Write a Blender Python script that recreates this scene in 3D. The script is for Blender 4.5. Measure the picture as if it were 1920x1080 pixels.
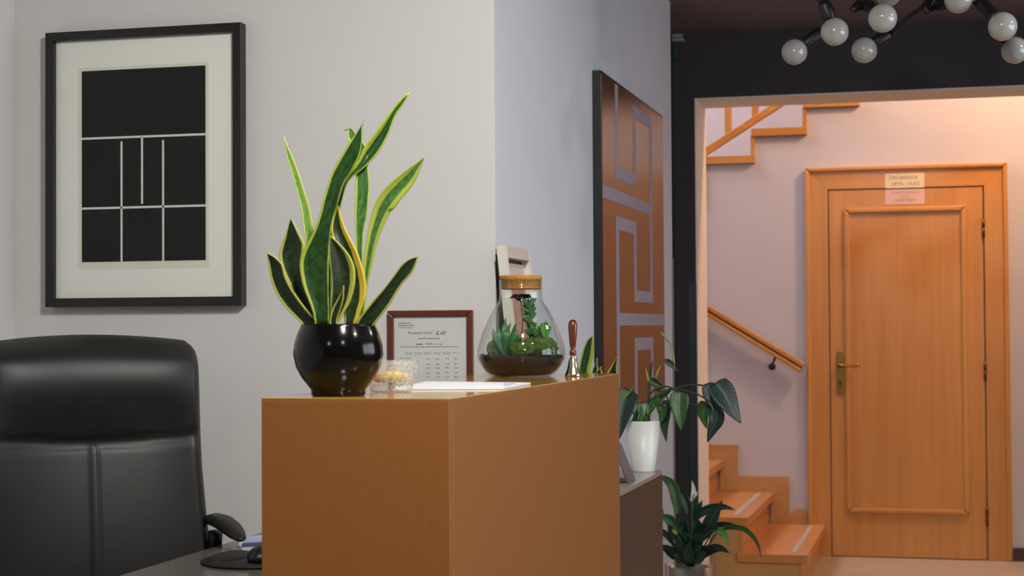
import bpy, bmesh, math, random
from mathutils import Vector, Matrix
random.seed(7)
scene = bpy.context.scene
for o in list(bpy.data.objects): bpy.data.objects.remove(o)
COL = scene.collection

# ------------------------------------------------------------------ camera
F = 3133.3                       # focal length in pixels of the 1920x1080 frame
H = 1.25                         # eye height
YAW, PITCH, ROLL = math.radians(14.5225), math.radians(1.3526), math.radians(-0.3549)
FW = Vector((-math.sin(YAW)*math.cos(PITCH), math.cos(YAW)*math.cos(PITCH), math.sin(PITCH)))
r0 = Vector((math.cos(YAW), math.sin(YAW), 0)); u0 = r0.cross(FW)
RT = math.cos(ROLL)*r0 + math.sin(ROLL)*u0
UP = -math.sin(ROLL)*r0 + math.cos(ROLL)*u0
CAM = Vector((0, 0, H))
cd = bpy.data.cameras.new('camera'); cam = bpy.data.objects.new('camera', cd); COL.objects.link(cam)
cam.matrix_world = Matrix((( RT.x, UP.x, -FW.x, 0), (RT.y, UP.y, -FW.y, 0), (RT.z, UP.z, -FW.z, H), (0, 0, 0, 1)))
cd.sensor_width = 36; cd.lens = F/1920*36; cd.clip_start = .05; cd.clip_end = 60
cd.dof.use_dof = True; cd.dof.focus_distance = 3.7; cd.dof.aperture_fstop = 9.0
scene.camera = cam
scene.view_settings.view_transform = 'Standard'; scene.view_settings.look = 'None'
scene.view_settings.gamma = 1; scene.view_settings.use_curve_mapping = False
scene.view_settings.exposure = 0.0

# ------------------------------------------------------------------ world and large lights
w = bpy.data.worlds.new('world'); scene.world = w; w.use_nodes = True
bg = w.node_tree.nodes['Background']; bg.inputs[0].default_value = (.62, .72, 1, 1); bg.inputs[1].default_value = .25
def area(name, loc, target, size, power, color, size_y=None, shape='RECTANGLE', spread=180):
    l = bpy.data.lights.new(name, 'AREA'); l.shape = shape; l.size = size; l.energy = power; l.color = color
    l.spread = math.radians(spread)
    if size_y: l.size_y = size_y
    o = bpy.data.objects.new(name, l); COL.objects.link(o); o.location = loc
    o.rotation_euler = (Vector(target)-Vector(loc)).to_track_quat('-Z', 'Y').to_euler(); return o
# daylight through the window in the right-hand wall
area('window_daylight', (2.78, 3.8, 1.6), (0, 3.9, 1.5), 2.8, 72, (.78, .86, 1), 1.4)
WARM = (1, .965, .92)
# ceiling spots: x, y, power, aim
LAMPS = [(-.4, 2.1, 43, (-1.0, 4.0, 1.8)), (-.2, 1.6, 31, (-.2, 1.7, 0)), (.75, 2.1, 12, (.75, 2.1, 0)), (-1.2, -.6, 8, (-1.2, -.6, 0)), (.6, .2, 10, (.6, .2, 0)), (1.2, 4.6, 12, (1.2, 4.6, 0))]
HALL_LAMP = 140

# ------------------------------------------------------------------ pixel -> direction helpers
def ray(x, y): return FW + RT*((x-960)/F) - UP*((y-540)/F)
def PY(x, y, Y): v = ray(x, y); return CAM + v*(Y/v.y)
def PX(x, y, X): v = ray(x, y); return CAM + v*(X/v.x)
def PZ(x, y, z): v = ray(x, y); return CAM + v*((z-H)/v.z)
def zoom(ox, oy, s): return lambda x, y: (ox+x/s, oy+y/s)

# ------------------------------------------------------------------ mesh helpers
def offset(p):
    v = Vector((0, 0, 0))
    while p is not None: v = v+p.location; p = p.parent
    return v
def tag(o, label=None, cat=None, group=None, kind=None):
    if label: o['label'] = label
    if cat: o['category'] = cat
    if group: o['group'] = group
    if kind: o['kind'] = kind
    return o
def empty(name, loc, label=None, cat=None, group=None, rotz=0):
    o = bpy.data.objects.new(name, None); COL.objects.link(o); o.location = loc; o.rotation_euler = (0, 0, rotz)
    o.empty_display_size = .1
    return tag(o, label, cat, group)
def mobj(name, verts, faces, mat, parent=None, smooth=False, uvs=None, world=True, mats=None, fm=None):
    verts = [Vector(v) for v in verts]
    if parent is None:
        xs = [v.x for v in verts]; ys = [v.y for v in verts]; zs = [v.z for v in verts]
        org = Vector(((min(xs)+max(xs))/2, (min(ys)+max(ys))/2, min(zs)))
    else: org = offset(parent) if world else Vector((0, 0, 0))
    me = bpy.data.meshes.new(name); me.from_pydata([v-org for v in verts], [], faces)
    if uvs:
        uvl = me.uv_layers.new(name='UVMap')
        for l in me.loops: uvl.data[l.index].uv = uvs[l.vertex_index]
    if mats:
        for m in mats: me.materials.append(m)
        if fm:
            for p, i in zip(me.polygons, fm): p.material_index = i
    else: me.materials.append(mat)
    if smooth: me.polygons.foreach_set('use_smooth', [True]*len(me.polygons))
    me.update()
    o = bpy.data.objects.new(name, me); COL.objects.link(o)
    if parent is None: o.location = org
    else: o.parent = parent
    return o
def recalc(o):
    bm = bmesh.new(); bm.from_mesh(o.data); bmesh.ops.recalc_face_normals(bm, faces=bm.faces); bm.to_mesh(o.data); bm.free(); return o
def bevel(o, wd=.004, seg=2):
    m = o.modifiers.new('bevel', 'BEVEL'); m.width = wd; m.segments = seg; m.limit_method = 'ANGLE'; return o
BF = [(0, 3, 2, 1), (4, 5, 6, 7), (0, 1, 5, 4), (1, 2, 6, 5), (2, 3, 7, 6), (3, 0, 4, 7)]
def box(name, x0, x1, y0, y1, z0, z1, mat, parent=None, bev=0, world=True):
    v = [(x0, y0, z0), (x1, y0, z0), (x1, y1, z0), (x0, y1, z0), (x0, y0, z1), (x1, y0, z1), (x1, y1, z1), (x0, y1, z1)]
    o = mobj(name, v, BF, mat, parent, world=world)
    if bev: bevel(o, bev)
    return o
def prism(name, poly, axis, a0, a1, mat, parent=None, bev=0, world=True):
    """poly in the two other axes; extruded along axis ('x','y','z') from a0 to a1"""
    def mk(p, a): return {'x': (a, p[0], p[1]), 'y': (p[0], a, p[1]), 'z': (p[0], p[1], a)}[axis]
    n = len(poly); v = [mk(p, a0) for p in poly]+[mk(p, a1) for p in poly]
    f = [tuple(range(n)), tuple(range(2*n-1, n-1, -1))]+[(i, i+n, (i+1) % n+n, (i+1) % n) for i in range(n)]
    o = recalc(mobj(name, v, f, mat, parent, world=world))
    if bev: bevel(o, bev)
    return o
def lathe(name, prof, c, mat, parent=None, seg=40, world=True, axis=None, cap=True):
    """prof: (r, h) list from bottom to top around point c, along axis (default z)"""
    c = Vector(c); ax = Vector(axis or (0, 0, 1)).normalized()
    a = ax.orthogonal().normalized(); b = ax.cross(a)
    if axis is None: a, b = Vector((1, 0, 0)), Vector((0, 1, 0))
    v, f = [], []
    for r, h in prof:
        for k in range(seg):
            t = 2*math.pi*k/seg; v.append(c+ax*h+(a*math.cos(t)+b*math.sin(t))*max(r, 1e-5))
    for i in range(len(prof)-1):
        for k in range(seg):
            k2 = (k+1) % seg; f.append((i*seg+k, i*seg+k2, (i+1)*seg+k2, (i+1)*seg+k))
    if cap:
        f.append(tuple(range(seg-1, -1, -1))); f.append(tuple((len(prof)-1)*seg+k for k in range(seg)))
    return mobj(name, v, f, mat, parent, smooth=True, world=world)
def crom(pts, n):
    """Catmull-Rom resample of a list of vectors"""
    P = [Vector(p) for p in pts]; out = []
    if len(P) == 2: return [P[0].lerp(P[1], i/(n-1)) for i in range(n)]
    for i in range(n):
        t = i/(n-1)*(len(P)-1); k = min(int(t), len(P)-2); u = t-k
        p1, p2 = P[k], P[k+1]; p0 = P[k-1] if k else p1*2-p2; p3 = P[k+2] if k+2 < len(P) else p2*2-p1
        out.append(.5*((2*p1)+(p2-p0)*u+(2*p0-5*p1+4*p2-p3)*u*u+(3*p1-p0-3*p2+p3)*u**3))
    return out
def tube(name, pts, r, mat, parent=None, seg=8, n=None, world=True):
    P = crom(pts, n) if n else [Vector(p) for p in pts]
    R = r if isinstance(r, (list, tuple)) else [r]*len(P)
    if len(R) != len(P): R = [R[0]+(R[-1]-R[0])*i/(len(P)-1) for i in range(len(P))]
    v, f = [], []; nrm = None
    for i, p in enumerate(P):
        t = (P[min(i+1, len(P)-1)]-P[max(i-1, 0)]).normalized()
        nrm = t.orthogonal().normalized() if nrm is None else (nrm-t*nrm.dot(t)).normalized()
        b = t.cross(nrm)
        for k in range(seg):
            a = 2*math.pi*k/seg; v.append(p+(nrm*math.cos(a)+b*math.sin(a))*R[i])
    for i in range(len(P)-1):
        for k in range(seg):
            k2 = (k+1) % seg; f.append((i*seg+k, i*seg+k2, (i+1)*seg+k2, (i+1)*seg+k))
    f.append(tuple(range(seg-1, -1, -1))); f.append(tuple((len(P)-1)*seg+k for k in range(seg)))
    return mobj(name, v, f, mat, parent, smooth=True, world=world)
def blob(name, c, rx, ry, rz, mat, parent=None, jit=.0, sub=2, world=True, floor=None):
    bm = bmesh.new(); bmesh.ops.create_icosphere(bm, subdivisions=sub, radius=1)
    v = [Vector((c[0]+p.co.x*rx*(1+random.uniform(-jit, jit)), c[1]+p.co.y*ry*(1+random.uniform(-jit, jit)), c[2]+p.co.z*rz*(1+random.uniform(-jit, jit)))) for p in bm.verts]
    f = [tuple(q.index for q in p.verts) for p in bm.faces]; bm.free()
    if floor is not None: v = [Vector((p.x, p.y, max(p.z, floor))) for p in v]
    return mobj(name, v, f, mat, parent, smooth=True, world=world)
def text(name, s, loc, size, mat, parent, ux=(1, 0, 0), uy=(0, 0, 1), align='LEFT', sx=1.0, shear=0.0, ext=.0002):
    c = bpy.data.curves.new(name, 'FONT'); c.body = s; c.size = size; c.align_x = align; c.extrude = ext; c.shear = shear
    c.resolution_u = 2
    t = bpy.data.objects.new(name, c); COL.objects.link(t)
    dg = bpy.context.evaluated_depsgraph_get(); me = bpy.data.meshes.new_from_object(t.evaluated_get(dg))
    bpy.data.objects.remove(t); bpy.data.curves.remove(c)
    X, Y = Vector(ux), Vector(uy); N = X.cross(Y); off = Vector(loc)-offset(parent)
    for v in me.vertices: v.co = off+X*(v.co.x*sx)+Y*v.co.y+N*v.co.z
    me.materials.clear(); me.materials.append(mat)
    o = bpy.data.objects.new(name, me); COL.objects.link(o); o.parent = parent; return o

# ------------------------------------------------------------------ materials
def lin(c):
    if isinstance(c, str): c = tuple(int(c[i:i+2], 16)/255 for i in (0, 2, 4))
    return tuple((x/12.92 if x <= .04045 else ((x+.055)/1.055)**2.4) for x in c)+(1,)
class NT:
    def __init__(s, name):
        s.m = bpy.data.materials.new(name); s.m.use_nodes = True; s.t = s.m.node_tree
        s.b = s.t.nodes['Principled BSDF']; s.out = s.t.nodes['Material Output']
    def n(s, typ, **kw):
        x = s.t.nodes.new('ShaderNode'+typ)
        for k, v in kw.items():
            if k in x.inputs: x.inputs[k].default_value = v
            else: setattr(x, k, v)
        return x
    def l(s, a, b): s.t.links.new(a, b)
def plain(name, col, rough=.5, metal=0, coat=0, spec=.5, var=.06, scale=12, bump=0, bscale=200, emis=None, trans=0, sss=0):
    t = NT(name); c = lin(col); t.b.inputs['Roughness'].default_value = rough; t.b.inputs['Metallic'].default_value = metal
    t.b.inputs['Coat Weight'].default_value = coat; t.b.inputs['Specular IOR Level'].default_value = spec
    tc = t.n('TexCoord'); nz = t.n('TexNoise'); nz.inputs['Scale'].default_value = scale; nz.inputs['Detail'].default_value = 4
    t.l(tc.outputs['Object'], nz.inputs['Vector'])
    rp = t.n('ValToRGB'); rp.color_ramp.elements[0].position = .3; rp.color_ramp.elements[1].position = .7
    rp.color_ramp.elements[0].color = tuple(x*(1-var) for x in c[:3])+(1,); rp.color_ramp.elements[1].color = tuple(min(1, x*(1+var)) for x in c[:3])+(1,)
    t.l(nz.outputs['Fac'], rp.inputs['Fac']); t.l(rp.outputs['Color'], t.b.inputs['Base Color'])
    if bump:
        n2 = t.n('TexNoise'); n2.inputs['Scale'].default_value = bscale; n2.inputs['Detail'].default_value = 3; t.l(tc.outputs['Object'], n2.inputs['Vector'])
        bp = t.n('Bump'); bp.inputs['Strength'].default_value = bump; bp.inputs['Distance'].default_value = .002
        t.l(n2.outputs['Fac'], bp.inputs['Height']); t.l(bp.outputs['Normal'], t.b.inputs['Normal'])
    if emis: t.b.inputs['Emission Color'].default_value = lin(col); t.b.inputs['Emission Strength'].default_value = emis
    if sss: t.b.inputs['Subsurface Weight'].default_value = sss; t.b.inputs['Subsurface Radius'].default_value = (.01, .01, .01)
    return t.m
def wood(name, c1, c2, axis='z', rough=.4, scale=1.0, coat=.15):
    t = NT(name); t.b.inputs['Roughness'].default_value = rough; t.b.inputs['Coat Weight'].default_value = coat; t.b.inputs['Coat Roughness'].default_value = .25
    tc = t.n('TexCoord'); mp = t.n('Mapping'); s = [30*scale]*3; s['xyz'.index(axis)] = 1.2*scale
    mp.inputs['Scale'].default_value = s; t.l(tc.outputs['Object'], mp.inputs['Vector'])
    nz = t.n('TexNoise'); nz.inputs['Scale'].default_value = 1.0; nz.inputs['Detail'].default_value = 6; nz.inputs['Roughness'].default_value = .6; nz.inputs['Distortion'].default_value = .4
    t.l(mp.outputs['Vector'], nz.inputs['Vector'])
    mp2 = t.n('Mapping'); s2 = [5*scale]*3; s2['xyz'.index(axis)] = .3*scale; mp2.inputs['Scale'].default_value = s2; t.l(tc.outputs['Object'], mp2.inputs['Vector'])
    n2 = t.n('TexNoise'); n2.inputs['Scale'].default_value = 1.0; n2.inputs['Detail'].default_value = 2; t.l(mp2.outputs['Vector'], n2.inputs['Vector'])
    mx = t.n('Math', operation='ADD'); t.l(nz.outputs['Fac'], mx.inputs[0]); t.l(n2.outputs['Fac'], mx.inputs[1])
    hf = t.n('Math', operation='MULTIPLY'); hf.inputs[1].default_value = .5; t.l(mx.outputs[0], hf.inputs[0])
    rp = t.n('ValToRGB'); e = rp.color_ramp.elements; e[0].position = .33; e[1].position = .67; e[0].color = lin(c1); e[1].color = lin(c2)
    t.l(hf.outputs[0], rp.inputs['Fac']); t.l(rp.outputs['Color'], t.b.inputs['Base Color'])
    bp = t.n('Bump'); bp.inputs['Strength'].default_value = .06; bp.inputs['Distance'].default_value = .002; t.l(nz.outputs['Fac'], bp.inputs['Height']); t.l(bp.outputs['Normal'], t.b.inputs['Normal'])
    return t.m
def thin_glass(name, tint=(1, 1, 1, 1), ior=1.45, rough=.0, bump=0, bscale=60, haze=0.0):
    t = NT(name); t.t.nodes.remove(t.b)
    tr = t.n('BsdfTransparent'); tr.inputs['Color'].default_value = tint
    gl = t.n('BsdfGlossy'); gl.inputs['Roughness'].default_value = rough
    fr = t.n('Fresnel'); mx = t.n('MixShader')
    ge = t.n('NewGeometry'); mr_ = t.n('MapRange'); mr_.inputs['To Min'].default_value = ior; mr_.inputs['To Max'].default_value = 1/ior   # same reflection from either face
    t.l(ge.outputs['Backfacing'], mr_.inputs['Value']); t.l(mr_.outputs[0], fr.inputs['IOR'])
    t.l(fr.outputs[0], mx.inputs['Fac']); t.l(tr.outputs[0], mx.inputs[1]); t.l(gl.outputs[0], mx.inputs[2]); last = mx
    if bump:
        tc = t.n('TexCoord'); vo = t.n('TexVoronoi'); vo.inputs['Scale'].default_value = bscale; t.l(tc.outputs['Object'], vo.inputs['Vector'])
        bp = t.n('Bump'); bp.inputs['Strength'].default_value = bump; bp.inputs['Distance'].default_value = .004
        t.l(vo.outputs['Distance'], bp.inputs['Height']); t.l(bp.outputs['Normal'], fr.inputs['Normal']); t.l(bp.outputs['Normal'], gl.inputs['Normal'])
    if haze:
        df = t.n('BsdfDiffuse'); df.inputs['Color'].default_value = (.85, .85, .82, 1); m2 = t.n('MixShader')
        v2 = t.n('TexVoronoi'); v2.inputs['Scale'].default_value = bscale*1.1; tc2 = t.n('TexCoord'); t.l(tc2.outputs['Object'], v2.inputs['Vector'])
        hr_ = t.n('MapRange'); hr_.inputs['From Min'].default_value = .15; hr_.inputs['From Max'].default_value = .6; hr_.inputs['To Min'].default_value = .03; hr_.inputs['To Max'].default_value = haze   # whitish diffuse specks painted in as the sparkle of the cuts
        t.l(v2.outputs['Distance'], hr_.inputs['Value']); t.l(hr_.outputs[0], m2.inputs['Fac'])
        t.l(mx.outputs[0], m2.inputs[1]); t.l(df.outputs[0], m2.inputs[2]); last = m2
    t.l(last.outputs[0], t.out.inputs['Surface']); return t.m
def leafmat(name, green1, green2, edge, band=1.0, rough=.38, m0=.16):
    """u across the leaf: margins outside m0..1-m0; v along the leaf"""
    t = NT(name); t.b.inputs['Roughness'].default_value = rough; t.b.inputs['Specular IOR Level'].default_value = .4
    uv = t.n('UVMap'); sp = t.n('SeparateXYZ'); t.l(uv.outputs[0], sp.inputs[0])
    mp = t.n('Mapping'); mp.inputs['Scale'].default_value = (5, 26*band, 1); t.l(uv.outputs[0], mp.inputs['Vector'])
    nz = t.n('TexNoise'); nz.inputs['Scale'].default_value = 1; nz.inputs['Detail'].default_value = 5; nz.inputs['Distortion'].default_value = .6; t.l(mp.outputs[0], nz.inputs['Vector'])
    rp = t.n('ValToRGB'); e = rp.color_ramp.elements; e[0].position = .35; e[1].position = .68; e[0].color = lin(green1); e[1].color = lin(green2); t.l(nz.outputs['Fac'], rp.inputs['Fac'])
    s = t.n('Math', operation='SUBTRACT'); s.inputs[1].default_value = .5; t.l(sp.outputs['X'], s.inputs[0])
    ab = t.n('Math', operation='ABSOLUTE'); t.l(s.outputs[0], ab.inputs[0])
    n3 = t.n('TexNoise'); n3.inputs['Scale'].default_value = 14; t.l(uv.outputs[0], n3.inputs['Vector'])
    wob = t.n('Math', operation='MULTIPLY_ADD'); wob.inputs[1].default_value = .05; t.l(n3.outputs['Fac'], wob.inputs[0]); t.l(ab.outputs[0], wob.inputs[2])
    mr = t.n('MapRange'); mr.inputs['From Min'].default_value = .5-m0+.02; mr.inputs['From Max'].default_value = .5-m0+.05; t.l(wob.outputs[0], mr.inputs['Value'])
    mx = t.n('MixRGB'); t.l(mr.outputs[0], mx.inputs['Fac']); t.l(rp.outputs['Color'], mx.inputs['Color1']); mx.inputs['Color2'].default_value = lin(edge)
    t.l(mx.outputs[0], t.b.inputs['Base Color']); return t.m
def greenleaf(name, c1, c2, rib, rough=.35):
    t = NT(name); t.b.inputs['Roughness'].default_value = rough; t.b.inputs['Specular IOR Level'].default_value = .45
    uv = t.n('UVMap'); sp = t.n('SeparateXYZ'); t.l(uv.outputs[0], sp.inputs[0])
    nz = t.n('TexNoise'); nz.inputs['Scale'].default_value = 5; nz.inputs['Detail'].default_value = 4; t.l(uv.outputs[0], nz.inputs['Vector'])
    rp = t.n('ValToRGB'); e = rp.color_ramp.elements; e[0].position = .3; e[1].position = .7; e[0].color = lin(c1); e[1].color = lin(c2); t.l(nz.outputs['Fac'], rp.inputs['Fac'])
    s = t.n('Math', operation='SUBTRACT'); s.inputs[1].default_value = .5; t.l(sp.outputs['X'], s.inputs[0]); ab = t.n('Math', operation='ABSOLUTE'); t.l(s.outputs[0], ab.inputs[0])
    mr = t.n('MapRange'); mr.inputs['From Min'].default_value = .05; mr.inputs['From Max'].default_value = .02; t.l(ab.outputs[0], mr.inputs['Value'])
    mx = t.n('MixRGB'); t.l(mr.outputs[0], mx.inputs['Fac']); t.l(rp.outputs['Color'], mx.inputs['Color1']); mx.inputs['Color2'].default_value = lin(rib)
    # side veins
    ml = t.n('Math', operation='MULTIPLY_ADD'); ml.inputs[1].default_value = -1.0; t.l(ab.outputs[0], ml.inputs[0]); t.l(sp.outputs['Y'], ml.inputs[2])
    sc = t.n('Math', operation='MULTIPLY'); sc.inputs[1].default_value = 75; t.l(ml.outputs[0], sc.inputs[0]); sn = t.n('Math', operation='SINE'); t.l(sc.outputs[0], sn.inputs[0])
    bp = t.n('Bump'); bp.inputs['Strength'].default_value = .15; bp.inputs['Distance'].default_value = .002; t.l(sn.outputs[0], bp.inputs['Height']); t.l(bp.outputs['Normal'], t.b.inputs['Normal'])
    t.l(mx.outputs[0], t.b.inputs['Base Color']); return t.m

M = {}
M['wall'] = plain('wall_paint_white', 'd7d6d3', .8, var=.015, scale=3, bump=.05, bscale=120)
M['wallB'] = plain('wall_paint_lilac_white', 'd0d0d4', .8, var=.015, scale=3, bump=.05, bscale=120)
M['lilac'] = plain('wall_paint_lilac', 'c6c2c8', .8, var=.02, scale=3, bump=.05, bscale=120)
M['black_wall'] = plain('wall_paint_black', '363133', .75, var=.05, scale=4, bump=.05, bscale=120)
M['ceiling'] = plain('ceiling_paint_plum', '6a6068', .7, var=.04, scale=4)
M['jamb'] = plain('jamb_paint_cream', 'e6ddd0', .75, var=.02)
M['floor'] = wood('floor_pale_oak', '9d8a74', 'b6a48e', 'x', .35, .5, .2)
M['mdf'] = plain('counter_board_ochre', '885421', .5, var=.05, scale=90, bump=.04, bscale=400)
M['oak'] = wood('oak_honey', 'b97835', 'cf934b', 'z', .38, 1.0, .25)
M['oakx'] = wood('oak_honey_horizontal', 'b97835', 'cf934b', 'x', .38, 1.0, .25)
M['oaky'] = wood('oak_tread', 'b8763a', 'cc8d4d', 'y', .32, .8, .3)
M['oakpale'] = wood('oak_pale', 'b08048', 'c4955c', 'x', .4, .8, .2)
M['blackframe'] = plain('black_lacquer', '121211', .35, var=.1)
M['mat'] = plain('mat_board_white', 'eceee4', .8, var=.01)
M['paper_cream'] = plain('paper_cream', 'dddfca', .85, var=.01)
M['print_black'] = plain('print_black', '070707', .8, var=.2, scale=5, spec=.1)
M['print_line'] = plain('print_pale', 'dddfd6', .8, var=.02)
M['pane'] = thin_glass('picture_glass', ior=1.28)
M['brown_print'] = plain('copper_print', '4e2b14', .24, var=.04, scale=5)
M['silver_print'] = plain('silver_lilac_print', 'a3969c', .9, var=.03, scale=5, spec=.05)
M['leather'] = plain('black_leather', '1c1c1a', .46, var=.1, scale=30, bump=.12, bscale=350)
M['thread'] = plain('black_thread', '2b2a28', .6)
M['plastic'] = plain('black_plastic', '0f0f0f', .4)
M['steel'] = plain('brushed_steel', 'b4b2ac', .25, metal=1, var=.05)
M['desk'] = plain('desk_laminate_grey', '6a655c', .2, var=.015, scale=20)
M['rubber'] = plain('black_rubber', '191918', .6)
M['pot_black'] = plain('pot_black_glaze', '0b0b0a', .14, var=.15, spec=.35)
M['soil'] = plain('dark_soil', '1d130d', .95, var=.4, scale=80, bump=.8, bscale=90)
M['soil_l'] = plain('soil_layer_brown', '1c100a', .9, var=.35, scale=60, bump=.5, bscale=90)
M['gravel'] = plain('dark_gravel', '241c19', .8, var=.4, scale=100)
M['moss'] = plain('moss_green', '46581f', .95, var=.45, scale=60, bump=1, bscale=140)
M['stone'] = plain('mossy_stone', '6d6a3c', .9, var=.35, scale=30, bump=.5, bscale=60)
M['cork'] = plain('cork', 'b07a3a', .8, var=.25, scale=120, bump=.4, bscale=200)
M['jar'] = thin_glass('jar_glass', (.97, .985, .97, 1), 1.45)
M['cutglass'] = thin_glass('cut_glass', (.95, .95, .92, 1), 1.6, .05, 1.0, 150, .24)
M['candy_y'] = plain('candy_yellow', 'e5bd2e', .3, var=.15)
M['candy_o'] = plain('candy_orange', 'd8702a', .3, var=.15)
M['mahog'] = wood('mahogany', '4c1f10', '6b301a', 'z', .35, 1.5, .3)
M['mahogx'] = wood('mahogany_horizontal', '4c1f10', '6b301a', 'x', .35, 1.5, .3)
M['paper'] = plain('paper_white', 'd2d5d0', .8, var=.01)
M['ink'] = plain('ink_grey', '4a4d4c', .8)
M['inkdark'] = plain('ink_dark', '1e1f1f', .8)
M['paper_blue'] = plain('paper_print_blue', 'b4c0dc', .6, var=.1, scale=30)
M['paper_navy'] = plain('paper_print_navy', '3a4272', .6, var=.2, scale=30)
M['paper_bright'] = plain('leaflet_paper', 'dfe2e6', .5, var=.02)
M['white_frame'] = plain('white_frame_paint', 'dcd8cc', .4, var=.02)
M['mat_peach'] = plain('mat_peach', 'cbb7a6', .8, var=.02)
M['red_art'] = plain('faded_red_print', 'b98272', .8, var=.18, scale=40)
M['bellwood'] = wood('bell_handle_wood', '4f1d0e', '6f2f18', 'z', .25, 2, .5)
M['bell'] = plain('bell_brass', 'bfb394', .22, metal=1, var=.1)
M['brass'] = plain('brass', 'b08a42', .25, metal=1, var=.15)
M['hinge'] = plain('hinge_bronze', '6a4c26', .4, metal=.8)
M['shelf_top'] = plain('sideboard_top_grey', '8a857b', .2, var=.04)
M['shelf_body'] = plain('sideboard_brown', '352a21', .4, var=.08, scale=15)
M['pot_white'] = plain('pot_white_ceramic', 'e2e4da', .35, var=.01)
M['grey_card'] = plain('grey_board', '55565c', .4, var=.1)
M['bulb'] = plain('frosted_bulb', 'a3a29b', .12, var=.02, coat=.5, sss=.3)
M['lampblack'] = plain('lamp_black_metal', '0e0d0d', .45)
M['baseboard'] = plain('baseboard_dark', '3f3430', .5)
M['guard'] = plain('corner_guard_slate', '34383b', .4)
M['guard2'] = plain('corner_guard_grey', '77777a', .4)
M['sensor'] = plain('sensor_grey', '8c8a88', .5)
M['sign_green'] = plain('exit_sign_green', '0b3328', .4)
M['strip'] = plain('anti_slip_grey', 'a19a8c', .8, var=.1, scale=200)
M['sign_cream'] = plain('sign_paper_cream', 'e6d3b4', .5, var=.02)
M['sign_pink'] = plain('sign_paper_pink', 'dfb9aa', .35, var=.05)
M['sign_ink'] = plain('sign_ink_olive', '7d7252', .8)
M['sign_ink2'] = plain('sign_ink_mauve', 'a5787c', .8)
M['tin'] = plain('planter_silver', 'c2bca6', .3, metal=.8, var=.15, scale=20)
M['tin_glass'] = thin_glass('planter_glass', ior=1.4)
M['sv_dark'] = leafmat('snake_leaf_dark', '121f0b', '223418', 'a2a445')
M['sv_mid'] = leafmat('snake_leaf_mid', '132d0d', '264f1b', '93a236')
M['sv_backlit'] = leafmat('snake_leaf_backlit', '4f7a34', '86a854', 'a3b556', 1.4)  # paler greens put the light from behind into the leaf colour
M['sv_soft'] = leafmat('snake_leaf_soft', '2d5524', '53813f', 'a0ad44', 1.2)
M['sv_yel'] = leafmat('snake_leaf_yellow_edge', '12230c', '223d17', 'c4ae3c')
M['lf_dark'] = greenleaf('leaf_dark', '10261a', '1c3a26', '274a31')
M['lf_deep'] = greenleaf('leaf_deep_teal', '0d2420', '18362d', '36584c')
M['lf_mid'] = greenleaf('leaf_mid', '21401a', '35602a', '4e7a3a')
M['lf_bright'] = greenleaf('leaf_bright', '3a7a2c', '5aa044', '7dbb60')
M['lf_stem'] = plain('stem_green', '3c5c26', .5, var=.15)
M['lf_stemd'] = plain('stem_dark_green', '22351f', .5, var=.15)
M['lf_yellow'] = plain('leaf_yellowing', '8a8a3c', .5, var=.2)
M['spathe'] = plain('spathe_white', 'd5d6cb', .6, var=.04)
M['terr_leaf'] = greenleaf('terrarium_leaf', '24502a', '3c7440', '5c9058')

# ------------------------------------------------------------------ key planes
ZC = 2.588                        # ceiling
YA = 4.02                         # wall with the picture
XB = PY(930, 600, YA).x           # long side wall
YB1, YC0, YC1, YD = PX(1259, 300, XB).y, 7.62, 7.942, 9.247
XL, XR, YK = PY(27, 300, YA).x, 2.6, -2.6
XO, ZO, XO2 = -1.103, 2.297, 1.0  # opening
CT = 1.14                         # counter height
def st(o, label=None): return tag(o, label, kind='structure')

# ------------------------------------------------------------------ setting
st(box('floor', -4.0, XR+.15, YK-.15, 11.0, -.1, 0, M['floor']), 'pale wood-look floor')
st(box('ceiling', XL-.15, XR+.15, YK-.15, YC1, ZC, ZC+.1, M['ceiling']), 'dark plum painted ceiling')
st(prism('wall_front', [(XL-.15, YA), (XB, YA), (XB-.12, YA+.12), (XL-.15, YA+.12)], 'z', 0, ZC, M['wall']), 'white wall with the black framed print')
st(prism('wall_side', [(XB, YA), (XB, YB1), (XB-.12, YB1), (XB-.12, YA+.12)], 'z', 0, ZC, M['wallB']), 'lilac-white side wall with the brown patterned panel')
st(box('wall_left', XL-.15, XL, YK, YA, 0, ZC, M['wall']), 'white wall at the far left edge')
st(box('wall_rear', XL-.15, XR+.15, YK-.15, YK, 0, ZC, M['black_wall']))
# right wall with a window opening
wr = mobj('wall_right', *(lambda bs: ([v for b in bs for v in [(b[0], b[2], b[4]), (b[1], b[2], b[4]), (b[1], b[3], b[4]), (b[0], b[3], b[4]), (b[0], b[2], b[5]), (b[1], b[2], b[5]), (b[1], b[3], b[5]), (b[0], b[3], b[5])]],
        [tuple(i+8*k for i in f) for k in range(len(bs)) for f in BF]))([(XR, XR+.15, YK, 2.4, 0, ZC), (XR, XR+.15, 5.2, YC1, 0, ZC), (XR, XR+.15, 2.4, 5.2, 0, .9), (XR, XR+.15, 2.4, 5.2, 2.3, ZC)]), M['black_wall'])
st(wr)
wn = st(box('window_1', XR+.05, XR+.056, 2.4, 5.2, .9, 2.3, thin_glass('window_pane', ior=1.3)))
for y in (2.4, 3.3, 4.25, 5.15): box('window_frame', XR+.03, XR+.08, y, y+.05, .9, 2.3, M['white_frame'], wn)
for z in (.9, 2.25): box('window_frame', XR+.03, XR+.08, 2.4, 5.2, z, z+.05, M['white_frame'], wn)
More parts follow.
